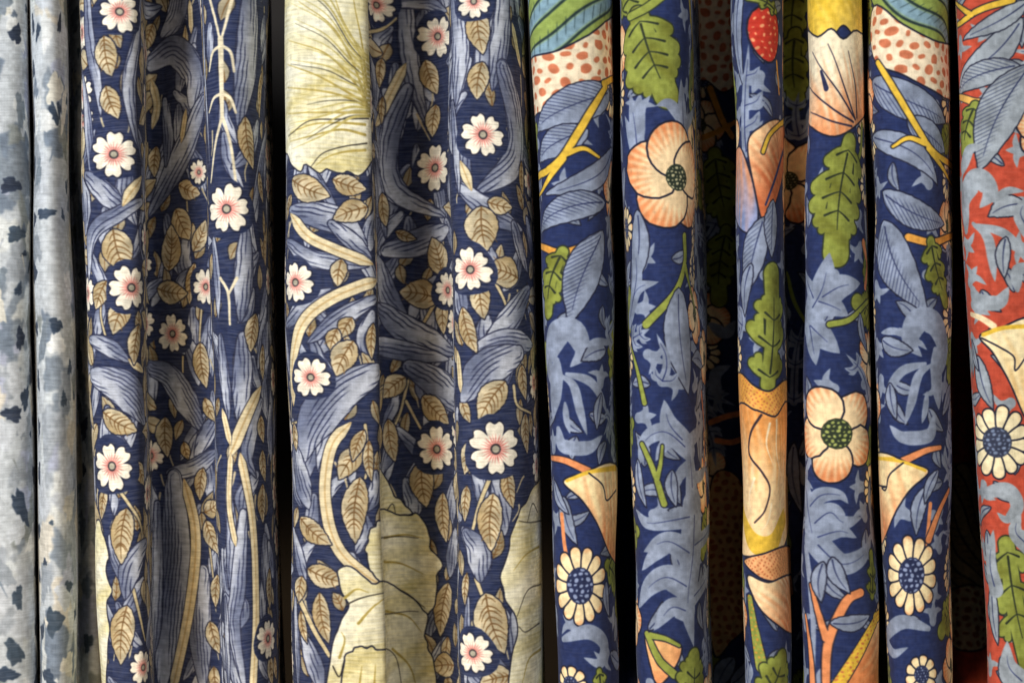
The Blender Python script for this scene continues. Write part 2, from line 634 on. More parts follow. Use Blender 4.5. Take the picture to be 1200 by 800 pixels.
def streaky(c0, c1, org, ang=0., f=.5, spread=60., dots=None):
    a = math.radians(ang)

    def fill(X, Y):
        d = (X - org[0]) * math.cos(a) + (Y - org[1]) * math.sin(a)
        e = -(X - org[0]) * math.sin(a) + (Y - org[1]) * math.cos(a)
        st = .30 * np.sin(e * f * (1 + .25 * np.sin(e * .11)) + 1.8 * wob(X, Y, .05, 2.) + d * .02) * (.6 + .4 * np.sin(d * .09 + e * .2))
        col = mixc(c0, c1, np.clip(d / spread + st, 0, 1))
        if dots is not None:
            h = np.clip((np.sin(X * .9 + np.sin(Y * .31) * 1.4) * np.sin(Y * .9 + np.sin(X * .27) * 1.4) - .45) * 5, 0, 1)
            col = mixc(col, dots, h)
        return col
    return fill


def patch(cv, pts, fill, lw=1.8, line=INK, n=40):
    cv.shape(cv.path(pts, True), fill, line, lw)


def dotted(base, dot, cell=12., r=.34, ph=0.):
    def fill(X, Y):
        gy = Y / (cell * .86)
        iy = np.floor(gy)
        gx = X / cell + .5 * (iy % 2)
        jx = np.sin(np.floor(gx) * 12.9 + iy * 78.2 + ph)
        jy = np.sin(np.floor(gx) * 39.3 + iy * 11.1 + ph)
        dx = gx % 1 - .5 - .16 * jx; dy = gy % 1 - .5 - .16 * jy
        rr = r * (1 + .3 * np.sin(iy * 5 + np.floor(gx) * 3))
        q = np.hypot(dx * (1 + .15 * jy), dy) + .05 * np.sin(np.arctan2(dy, dx) * 2 + jx * 6)
        return mixc(np.broadcast_to(base, X.shape + (3,)), dot, np.clip((rr - q) * cell * .8, 0, 1) * .92)
    return fill


def veined(base, alt, line, ang=.5):
    """a broad striped leaf: wandering ribs with paler bands between"""
    def fill(X, Y):
        d = X * math.cos(ang) + Y * math.sin(ang)
        e = -X * math.sin(ang) + Y * math.cos(ang) + 5 * np.sin(d * .05)
        col = mixc(base, alt, np.clip(np.sin(e * .16 + 1.2 * np.sin(d * .03)) * 1.6, 0, 1))
        col = mixc(col, line, np.clip(np.cos(e * .32 + 2.4 * np.sin(d * .03)) * 5 - 3.9, 0, 1))
        return mixc(col, line, np.clip(np.sin(d * .55 + e * .35) * 4 - 3.2, 0, 1) * np.clip(np.sin(e * .16) * 2, 0, 1) * .7)
    return fill


def twig(cv, pts, w, col, forks=()):
    cv.stroke(cv.path(pts), w, col, (.8, 1.1), INK, 1.3)
    for f in forks:
        cv.stroke(cv.path(f), w * .85, col, (1, .5), INK, 1.3)
    cv.stroke(cv.path(pts), w * .8, col, (.8, 1.1))


def hook(cv, pts, w, col=PALE):
    def f(X, Y, q, t):
        return mixc(col, col * .88, np.clip(wob(X, Y, .12, 1.) + .3, 0, 1))
    cv.stroke(cv.path(pts), w, f, leafy=True, n=26)


def fronds(cv, jobs, col=PALE):
    def f(X, Y, q, t):
        return mixc(col, col * .86, np.clip(wob(X, Y, .1, 2.) + .3, 0, 1))
    P = [cv.path(p) for p, w in jobs]
    for p, (_, w) in zip(P, jobs):
        cv.stroke(p, w * 1.28, f, horn=True, n=18)
    for p, (_, w) in zip(P, jobs):
        if w > 15:
            q = spline(p, 16)
            cv.stroke(q[2:int(len(q) * .75):3], 1.5, rgb(44, 54, 100), (1, .3), n=10)


# ------------------------------------------------------------------ cloth material
def cloth_material(name, img, U, rib, rough=.88):
    m = bpy.data.materials.new(name)
    m.use_nodes = True
    nt = m.node_tree
    N, L = nt.nodes, nt.links
    bs = N['Principled BSDF']
    tc = N.new('ShaderNodeUVMap'); tc.uv_map = 'cloth'
    ti = N.new('ShaderNodeTexImage'); ti.image = img; ti.interpolation = 'Cubic'; ti.extension = 'EXTEND'
    L.new(tc.outputs[0], ti.inputs[0])
    sc = N.new('ShaderNodeVectorMath'); sc.operation = 'MULTIPLY'
    sc.inputs[1].default_value = (U, V1 - V0, 1)
    L.new(tc.outputs[0], sc.inputs[0])

    # the yarns sag and wander a little across the folds
    wn = N.new('ShaderNodeTexNoise'); wn.inputs['Scale'].default_value = .011; wn.inputs['Detail'].default_value = 1
    L.new(sc.outputs[0], wn.inputs['Vector'])
    wm = N.new('ShaderNodeVectorMath'); wm.operation = 'MULTIPLY_ADD'
    wm.inputs[1].default_value = (10, 17, 0)
    L.new(wn.outputs['Color'], wm.inputs[0]); L.new(sc.outputs[0], wm.inputs[2])
    sc = wm

    def noise(sx, sy, detail=2., off=0):
        v = N.new('ShaderNodeVectorMath'); v.operation = 'MULTIPLY'
        v.inputs[1].default_value = (sx, sy, 1)
        L.new(sc.outputs[0], v.inputs[0])
        n = N.new('ShaderNodeTexNoise'); n.noise_dimensions = '3D'
        n.inputs['Scale'].default_value = 1.0
        n.inputs['Detail'].default_value = detail
        L.new(v.outputs[0], n.inputs['Vector'])
        return n

    def math_(op, a, b):
        x = N.new('ShaderNodeMath'); x.operation = op
        for i, k in enumerate((a, b)):
            if hasattr(k, 'links'):
                L.new(k, x.inputs[i])
            else:
                x.inputs[i].default_value = k
        return x.outputs[0]
    weft = noise(.030, .40, 2)      # slubby crosswise yarns
    warp = noise(.36, .03, 2)
    grain = noise(.55, .55, 1)
    ink = noise(.016, .016, 3)
    wv = math_('ADD', math_('MULTIPLY', math_('SUBTRACT', weft.outputs[0], .5), .80 * rib),
               math_('MULTIPLY', math_('SUBTRACT', warp.outputs[0], .5), .26))
    wv = math_('ADD', wv, math_('MULTIPLY', math_('SUBTRACT', grain.outputs[0], .5), .22))
    wv = math_('ADD', wv, math_('MULTIPLY', math_('SUBTRACT', ink.outputs[0], .5), .30))
    fac = math_('ADD', wv, 1.0)
    mul = N.new('ShaderNodeVectorMath'); mul.operation = 'SCALE'
    L.new(ti.outputs[0], mul.inputs[0]); L.new(fac, mul.inputs['Scale'])
    # bare yarn shows through the dark ink on the ribs
    lift = N.new('ShaderNodeMix'); lift.data_type = 'RGBA'
    lift.inputs['B'].default_value = (.30, .30, .31, 1)
    L.new(math_('MULTIPLY', math_('SUBTRACT', weft.outputs[0], .42), .34 * rib), lift.inputs['Factor'])
    lift.clamp_factor = True
    L.new(mul.outputs[0], lift.inputs['A'])
    L.new(lift.outputs['Result'], bs.inputs['Base Color'])
    bs.inputs['Roughness'].default_value = rough
    bs.inputs['Specular IOR Level'].default_value = .22
    bs.inputs['Sheen Weight'].default_value = .06
    bs.inputs['Sheen Roughness'].default_value = .5
    bp = N.new('ShaderNodeBump')
    bp.inputs['Strength'].default_value = .35
    bp.inputs['Distance'].default_value = .0006
    L.new(wv, bp.inputs['Height'])
    L.new(bp.outputs[0], bs.inputs['Normal'])
    return m


# ------------------------------------------------------------------ the setting
def back_wall():
    me = bpy.data.meshes.new('back_wall')
    y0, y1, w, z = 620 * K, 660 * K, 1.2, .8
    co = [(-w, y0, -z), (w, y0, -z), (w, y0, z), (-w, y0, z), (-w, y1, -z), (w, y1, -z), (w, y1, z), (-w, y1, z)]
    me.from_pydata(co, [], [(0, 1, 2, 3), (5, 4, 7, 6), (4, 0, 3, 7), (1, 5, 6, 2), (3, 2, 6, 7), (4, 5, 1, 0)])
    m = bpy.data.materials.new('dark_wall')
    m.use_nodes = True
    nt = m.node_tree
    n = nt.nodes.new('ShaderNodeTexNoise'); n.inputs['Scale'].default_value = 14
    r = nt.nodes.new('ShaderNodeValToRGB')
    r.color_ramp.elements[0].color = (.016, .012, .010, 1)
    r.color_ramp.elements[1].color = (.034, .026, .021, 1)
    nt.links.new(n.outputs[0], r.inputs[0])
    nt.links.new(r.outputs[0], nt.nodes['Principled BSDF'].inputs['Base Color'])
    nt.nodes['Principled BSDF'].inputs['Roughness'].default_value = .9
    me.materials.append(m)
    o = bpy.data.objects.new('back_wall', me)
    scene.collection.objects.link(o)
    o['kind'] = 'structure'


back_wall()

# ------------------------------------------------------------------ the lengths of cloth: (x above, x middle, x below, depth)
PL, IN = 'pleat', 'inner_fold'
grey = Cloth([
    (PL, [(-190, -190, -190, 240), (-184, -184, -184, 60), (-165, -165, -165, 10), (-140, -140, -140, 0), (-108, -108, -108, 14), (-98, -98, -98, 60)]),
    (PL, [(-97, -97, -97, 110), (-92, -92, -92, 60), (-78, -78, -78, 20), (-50, -50, -50, 4), (-8, -8, -8, 0), (16, 18, 20, 5), (30, 35, 39, 26), (34, 39, 44, 55), (34, 40, 45, 84)]),
    (PL, [(35, 41, 45, 84), (35, 41, 45, 45), (38, 45, 49, 16), (50, 56, 60, 2), (63, 70, 74, 8), (73, 82, 87, 30), (77, 87, 92, 58), (77, 87, 92, 88)]),
    (IN, [(78, 88, 93, 104), (86, 97, 104, 84), (97, 110, 119, 82), (106, 119, 128, 100), (107, 120, 129, 210), (105, 118, 128, 300)]),
], 1)
navy_a = Cloth([
    (PL, [(106, 118, 132, 280), (97, 110, 126, 150), (92, 104, 119, 70), (92, 103, 118, 34), (98, 108, 122, 12), (128, 136, 146, 0), (154, 159, 166, 6), (167, 168, 174, 24), (170, 172, 178, 60), (169, 171, 178, 100)]),
    (IN, [(171, 174, 181, 122), (185, 190, 196, 118), (205, 215, 222, 106), (222, 236, 244, 98), (234, 248, 259, 92), (238, 253, 266, 80)]),
    (PL, [(235, 250, 263, 60), (233, 248, 261, 40), (236, 251, 264, 16), (250, 264, 276, 3), (268, 280, 292, 0), (288, 297, 306, 10), (304, 310, 318, 34), (314, 318, 327, 72), (318, 322, 332, 130), (316, 321, 331, 210), (312, 318, 326, 300)]),
], 2)
navy_b = Cloth([
    (PL, [(345, 350, 358, 300), (338, 342, 352, 160), (334, 337, 346, 80), (333, 336, 345, 38), (338, 341, 350, 12), (352, 355, 364, 2), (385, 390, 398, 0), (410, 416, 424, 4), (424, 432, 440, 9), (430, 439, 449, 14), (433, 442, 453, 20), (433, 442, 452, 34), (430, 440, 449, 60)]),
    (IN, [(430, 440, 449, 100), (438, 446, 454, 128), (465, 470, 475, 130), (495, 498, 502, 126), (515, 518, 522, 120), (526, 532, 539, 108), (529, 536, 543, 84)]),
    (PL, [(526, 533, 541, 54), (524, 531, 539, 36), (527, 534, 542, 14), (540, 546, 554, 3), (562, 568, 576, 0), (588, 595, 602, 7), (604, 614, 620, 25), (615, 626, 634, 60), (619, 630, 639, 115), (616, 628, 637, 200), (612, 624, 632, 300)]),
], 3)
blue = Cloth([
    (PL, [(634, 652, 664, 300), (624, 645, 658, 160), (618, 640, 654, 75), (618, 640, 654, 32), (626, 646, 658, 8), (650, 664, 674, 0), (680, 688, 695, 2), (704, 706, 709, 14), (717, 717, 720, 40), (720, 720, 723, 90), (718, 718, 721, 180), (716, 718, 722, 290)]),
    (PL, [(720, 726, 735, 330), (728, 735, 748, 290), (729, 737, 750, 180), (727, 736, 749, 80), (727, 736, 749, 32), (735, 744, 756, 8), (758, 768, 776, 0), (783, 793, 800, 5), (799, 811, 818, 22), (806, 818, 827, 52), (811, 822, 831, 90), (817, 826, 834, 132), (819, 827, 835, 172)]),
    (IN, [(818, 826, 832, 196), (824, 832, 840, 200), (840, 848, 854, 196), (855, 864, 868, 190), (863, 873, 878, 176)]),
    (PL, [(863, 872, 877, 150), (858, 867, 873, 80), (857, 866, 872, 36), (865, 873, 879, 10), (884, 890, 897, 0), (903, 907, 914, 8), (914, 917, 924, 30), (918, 920, 927, 62), (917, 920, 926, 84)]),
    (IN, [(920, 922, 929, 100), (932, 933, 937, 98), (943, 942, 943, 94), (950, 948, 946, 84)]),
    (PL, [(949, 945, 943, 70), (946, 942, 939, 36), (953, 949, 947, 10), (975, 975, 980, 0), (996, 1000, 1010, 6), (1010, 1015, 1027, 26), (1014, 1019, 1032, 62), (1013, 1018, 1031, 150), (1011, 1017, 1030, 270)]),
    (PL, [(1016, 1024, 1037, 310), (1022, 1031, 1044, 260), (1019, 1030, 1042, 160), (1015, 1027, 1040, 88), (1015, 1026, 1039, 42), (1026, 1035, 1047, 10), (1055, 1060, 1066, 0), (1082, 1084, 1086, 2), (1102, 1101, 1101, 14), (1114, 1112, 1112, 42), (1116, 1114, 1114, 90), (1114, 1113, 1113, 180), (1110, 1110, 1110, 300)]),
], 4)
red = Cloth([
    (IN, [(1098, 1100, 1102, 330), (1110, 1114, 1118, 290), (1122, 1132, 1144, 280), (1130, 1148, 1168, 240)]),
    (PL, [(1126, 1145, 1165, 150), (1118, 1137, 1157, 78), (1118, 1136, 1156, 38), (1126, 1143, 1163, 10), (1150, 1166, 1185, 0), (1190, 1200, 1215, 2), (1236, 1242, 1250, 12), (1262, 1266, 1272, 50), (1264, 1268, 1274, 110)]),
    (PL, [(1266, 1270, 1276, 90), (1272, 1276, 1282, 40), (1300, 1302, 1306, 4), (1335, 1336, 1338, 8), (1355, 1355, 1355, 60), (1358, 1358, 1358, 260)]),
], 5)


def hidden_spans(cloth, step=34):
    """cloth coordinates on the sides of the folds and above or below the picture"""
    out = []
    r = ROWS // 2
    dx = np.gradient(cloth.px[r]) / (np.gradient(cloth.u))
    for u in np.arange(8, cloth.U - 8, step):
        i = int(u / cloth.U * (len(cloth.u) - 1))
        if cloth.dep[r][i] > 330:
            continue
        side = dx[i] < .2 or not (-5 < cloth.px[r][i] < 1205)
        for v in np.arange(V0 + 10, V1, step):
            if side or v < -22 or v > 822:
                out.append((u + rng.uniform(-7, 7), v + rng.uniform(-7, 7)))
    rng.shuffle(out)
    return out

# ------------------------------------------------------------------ print 1: grey brush blots
def print_grey():
    cv = Canvas(grey, rgb(186, 192, 198))
    tones = [rgb(206, 210, 210), rgb(128, 138, 150), rgb(168, 174, 194), rgb(112, 124, 140), rgb(198, 204, 208), rgb(206, 201, 190), rgb(136, 142, 142), rgb(158, 165, 174), rgb(188, 194, 202)]

    def blot(c, rx, ry, col, ragged=.3, tilt=0.):
        th = np.linspace(0, 2 * math.pi, 27)[:-1]
        p1, p2 = rng.uniform(0, 6), rng.uniform(0, 6)
        q = 1 + ragged * (np.sin(th * 3 + p1) * .5 + np.sin(th * 7 + p2) * .3 + np.sin(th * 11 + p1 * 2) * .22)
        P = np.stack([np.cos(th) * rx * q, np.sin(th) * ry * q], 1)
        P = np.array([rot(p, tilt) for p in P]) + c

        def fill(X, Y):
            return mixc(np.broadcast_to(col, X.shape + (3,)), col * .9 + .06, np.clip(wob(X * 1.6, Y * .5, .2, p1) + .2, 0, 1) * .6)
        cv.shape(P, fill)
    for k in range(620):
        blot((rng.uniform(0, grey.U), rng.uniform(V0, V1)), rng.uniform(10, 24), rng.uniform(18, 48), rng.choice(tones), .4, rng.uniform(-.5, .5))
    for k in range(420):
        blot((rng.uniform(0, grey.U), rng.uniform(V0, V1)), rng.uniform(5, 13), rng.uniform(8, 24), rng.choice(tones), .55, rng.uniform(-.6, .6))
    for _ in range(5):
        a = cv.img
        a[1:-1] = a[1:-1] * .4 + (a[:-2] + a[2:]) * .3
        a[:, 1:-1] = a[:, 1:-1] * .4 + (a[:, :-2] + a[:, 2:]) * .3
    for k in range(420):
        blot((rng.uniform(0, grey.U), rng.uniform(V0, V1)), rng.uniform(7, 15), rng.uniform(12, 30), rng.choice([rgb(214, 217, 218), rgb(208, 206, 196), rgb(192, 198, 206), rgb(120, 131, 143), rgb(150, 158, 168)]), .4, rng.uniform(-.6, .6))
    for k in range(150):
        blot((rng.uniform(0, grey.U), rng.uniform(V0, V1)), rng.uniform(2, 6), rng.uniform(3, 9), rng.choice([rgb(70, 84, 102), rgb(96, 108, 124), rgb(54, 66, 84)]), .5, rng.uniform(-.6, .6))
    for x, y, rx, ry in [(19, 40, 9, 11), (66, 131, 9, 13), (44, 38, 4, 11), (13, 217, 13, 9), (38, 176, 4, 14), (78, 218, 6, 9), (20, 274, 13, 9), (22, 339, 5, 8), (24, 396, 7, 13), (66, 381, 8, 9), (15, 485, 12, 9), (30, 466, 8, 14), (75, 468, 5, 9), (25, 594, 8, 22), (62, 728, 12, 16), (17, 764, 9, 16), (21, 700, 6, 14), (55, 792, 14, 8), (81, 686, 8, 6), (98, 550, 5, 8), (102, 752, 8, 12), (98, 502, 8, 14), (60, 612, 3, 3), (8, 790, 12, 8), (70, 28, 4, 12), (52, 250, 14, 6)]:
        blot(cv.at((x, y)), rx, ry, rng.choice([rgb(52, 66, 86), rgb(62, 76, 92), rgb(44, 54, 74)]), .4, rng.uniform(-.4, .4))
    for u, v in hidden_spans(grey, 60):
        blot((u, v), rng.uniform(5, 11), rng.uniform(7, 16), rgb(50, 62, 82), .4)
    for k in range(240):
        c = np.array([rng.uniform(0, grey.U), rng.uniform(V0, V1)])
        d = rot((rng.uniform(8, 22), 0), rng.uniform(.9, 2.1))
        cv.stroke([c, c + d], rng.uniform(1.5, 4), rng.choice(tones), (1, .2), n=4)
    return cv.finish('grey_print', 3)


# ------------------------------------------------------------------ prints 2 and 3: navy with small flowers and ribbons of leaf
NAVY = rgb(36, 46, 80)


def scatter_navy(cv, cloth):
    for j, (u, v) in enumerate(hidden_spans(cloth)):
        k = j % 5
        if k == 0:
            a = rng.uniform(0, 6)
            d = rot((34, 0), a); e = rot((9, 0), a + 1.6)
            ribbon(cv, [(u - d[0], v - d[1]), (u + e[0], v + e[1]), (u + d[0], v + d[1])], 20, raw=True)
        elif k == 4:
            small_flower(cv, 0, 0, 23, uv=(u, v))
        else:
            tan_leaf(cv, 0, 0, rng.uniform(34, 54), rng.uniform(20, 28), rng.uniform(0, 360), uv=(u, v), plain=True)


def undergrowth(cv, cloth):
    """small dull leaves, buds and stems that fill the ground of the print"""
    for u in np.arange(10, cloth.U, 27):
        for v in np.arange(V0, V1, 31):
            p = np.array([u + rng.uniform(-11, 11), v + rng.uniform(-12, 12)])
            k = rng.random()
            i = int(np.clip(u / cloth.U, 0, 1) * (len(cloth.u) - 1))
            if cloth.dep[0][i] > 190:
                continue
            if k < .36:
                a = rng.uniform(60, 120) + rng.choice((0, 180))
                tan_leaf(cv, 0, 0, rng.uniform(24, 38), rng.uniform(12, 18), a, uv=p, col=TAN * rng.uniform(.78, .95), plain=rng.random() < .7)
            elif k < .62:
                d = rot((rng.uniform(20, 40), 0), rng.uniform(.9, 2.3))
                ribbon(cv, [p - d, p + rot((7, 0), rng.uniform(0, 6)), p + d], rng.uniform(12, 22), raw=True)
            elif k < .74:
                d = rot((rng.uniform(10, 22), 0), rng.uniform(.9, 2.2))
                cv.stroke([p - d, p + rot((5, 0), rng.uniform(0, 6)), p + d], 3, TAN * .9, (1, .5), n=6)


def do(cv, ribbons=(), strips=(), leaves=(), stems=(), flowers=()):
    for p, w in stems:
        cv.stroke(cv.path(p), w, rgb(206, 190, 150), (1, .7), INK, .9)
    for p, w in ribbons:
        ribbon(cv, p, w)
    for p, w in strips:
        strip(cv, p, w)
    for l in leaves:
        tan_leaf(cv, *l)
    for f in flowers:
        small_flower(cv, *f)


def print_navy_a():
    cv = Canvas(navy_a, NAVY)
    undergrowth(cv, navy_a)
    scatter_navy(cv, navy_a)
    navy_a.focus = 0
    # front pleat
    do(cv, ribbons=[([(101, -20), (104, 44), (114, 100), (118, 137)], 14), ([(97, 90), (103, 150), (107, 214)], 12),
                    ([(166, -20), (162, 40), (152, 95), (156, 140), (167, 195)], 14), ([(101, 206), (122, 226), (148, 250)], 22),
                    ([(166, 236), (140, 250), (108, 274), (104, 330)], 17), ([(106, 398), (126, 406), (152, 424)], 18),
                    ([(109, 440), (140, 452), (160, 470), (170, 496)], 36), ([(171, 636), (152, 668), (146, 702)], 24)],
       strips=[([(166, 206), (143, 242)], 13), ([(150, 420), (168, 436)], 9)],
       stems=[([(128, 410), (118, 370), (121, 340)], 3), ([(140, 575), (152, 592), (164, 612), (168, 640)], 4), ([(156, 690), (163, 718), (170, 750)], 4)],
       leaves=[(126, 66, 50, 28, 80), (131, 120, 42, 24, 70), (140, 294, 54, 38, 75), (118, 346, 38, 24, 115), (140, 372, 44, 27, 112),
               (160, 404, 50, 20, 100), (140, 494, 50, 28, 28), (166, 555, 34, 20, 60), (145, 628, 68, 31, 96), (145, 744, 72, 34, 100), (121, 590, 40, 16, 100)],
       flowers=[(140, 14, 26, .2), (133, 181, 28, .6), (154, 337, 28, 1.0), (131, 546, 31, .3), (168, 782, 22, .1)])
    big_petal(cv, [(112, 622), (121, 626), (127, 650), (124, 668), (130, 690), (125, 712), (128, 745), (124, 790), (127, 830), (112, 830)])
    navy_a.focus = 1
    do(cv, ribbons=[([(214, -30), (206, 18), (188, 44)], 30), ([(176, 76), (203, 60), (226, 86), (223, 128)], 36),
                    ([(238, 116), (214, 178), (174, 254)], 28), ([(193, 118), (197, 160), (194, 196)], 17),
                    ([(176, 430), (202, 445), (238, 506)], 32), ([(255, 484), (228, 536)], 21), ([(198, 554), (226, 548), (256, 528)], 19),
                    ([(204, 560), (205, 640), (196, 720), (190, 812)], 46), ([(238, 668), (234, 730), (238, 812)], 28), ([(184, 590), (183, 680), (178, 812)], 18)],
       strips=[([(218, 128), (212, 168)], 8), ([(177, 92), (184, 124), (178, 152)], 12), ([(215, 560), (229, 626), (222, 710), (201, 812)], 15), ([(222, 0), (224, 40)], 8)],
       stems=[([(236, 360), (234, 400), (240, 420)], 3), ([(214, 418), (214, 436)], 3), ([(242, 610), (250, 680)], 3)],
       leaves=[(175, 44, 38, 22, 110), (222, 222, 38, 26, 20), (214, 263, 46, 34, 60), (182, 190, 40, 20, 95), (199, 290, 60, 34, 275), (234, 276, 46, 24, 300),
               (225, 333, 54, 18, 100), (202, 341, 52, 30, 8), (238, 428, 58, 26, 85), (195, 512, 52, 26, 88), (218, 528, 24, 16, 70),
               (236, 567, 42, 20, 95), (248, 594, 28, 24, 330), (249, 629, 46, 22, 62), (254, 692, 44, 18, 100), (252, 746, 42, 22, 70), (253, 796, 34, 18, 80), (246, 480, 34, 18, 60)],
       flowers=[(233, 202, 16), (241, 336, 24), (202, 391, 26, .4)])
    navy_a.focus = 2
    W = rgb(224, 212, 182)
    do(cv, ribbons=[([(237, -10), (240, 90), (246, 205)], 8), ([(294, -20), (291, 70), (279, 150)], 28), ([(313, 150), (304, 205), (296, 255)], 18),
                    ([(250, 280), (254, 330), (256, 374)], 11), ([(288, 270), (286, 330), (281, 378)], 22), ([(258, 394), (262, 440), (268, 492)], 14),
                    ([(284, 394), (285, 440), (279, 494)], 22), ([(306, 470), (290, 530), (300, 560)], 16), ([(266, 560), (270, 620), (268, 690)], 13),
                    ([(285, 600), (278, 690), (273, 735), (288, 812)], 17), ([(310, 628), (312, 704)], 17), ([(264, 700), (268, 812)], 10)],
       strips=[([(306, 452), (286, 494), (268, 536)], 14), ([(260, 478), (270, 522)], 8), ([(281, 530), (296, 612), (300, 720), (296, 812)], 10), ([(270, 530), (268, 590), (276, 640)], 7)],
       leaves=[(305, 112, 60, 14, 95), (292, 168, 64, 25, 78), (297, 390, 48, 24, 105), (307, 503, 34, 18, 80), (308, 590, 48, 20, 92), (309, 546, 40, 18, 80), (316, 690, 50, 16, 95), (318, 786, 40, 18, 80), (308, 425, 44, 16, 95), (306, 220, 40, 16, 70), (311, 292, 44, 18, 95)],
       flowers=[(314, 330, 20), (314, 748, 24, .5)])
    for p, w in [([(243, -10), (252, 24), (258, 50)], 4), ([(274, -10), (265, 24), (258, 50)], 4), ([(258, 46), (260, 140)], 7), ([(258, 54), (249, 62), (245, 84)], 4),
                 ([(260, 54), (270, 62), (274, 84)], 4), ([(259, 110), (250, 116), (245, 132)], 4), ([(260, 110), (270, 116), (276, 132)], 4), ([(260, 136), (252, 170), (247, 214)], 4),
                 ([(260, 136), (270, 170), (276, 214)], 4), ([(258, 326), (267, 344), (269, 380)], 4), ([(277, 326), (268, 344)], 4)]:
        cv.stroke(cv.path(p), w, W, (1, .7))
    small_flower(cv, 265, 245, 31, .9)
    return cv.finish('navy_print', 2)


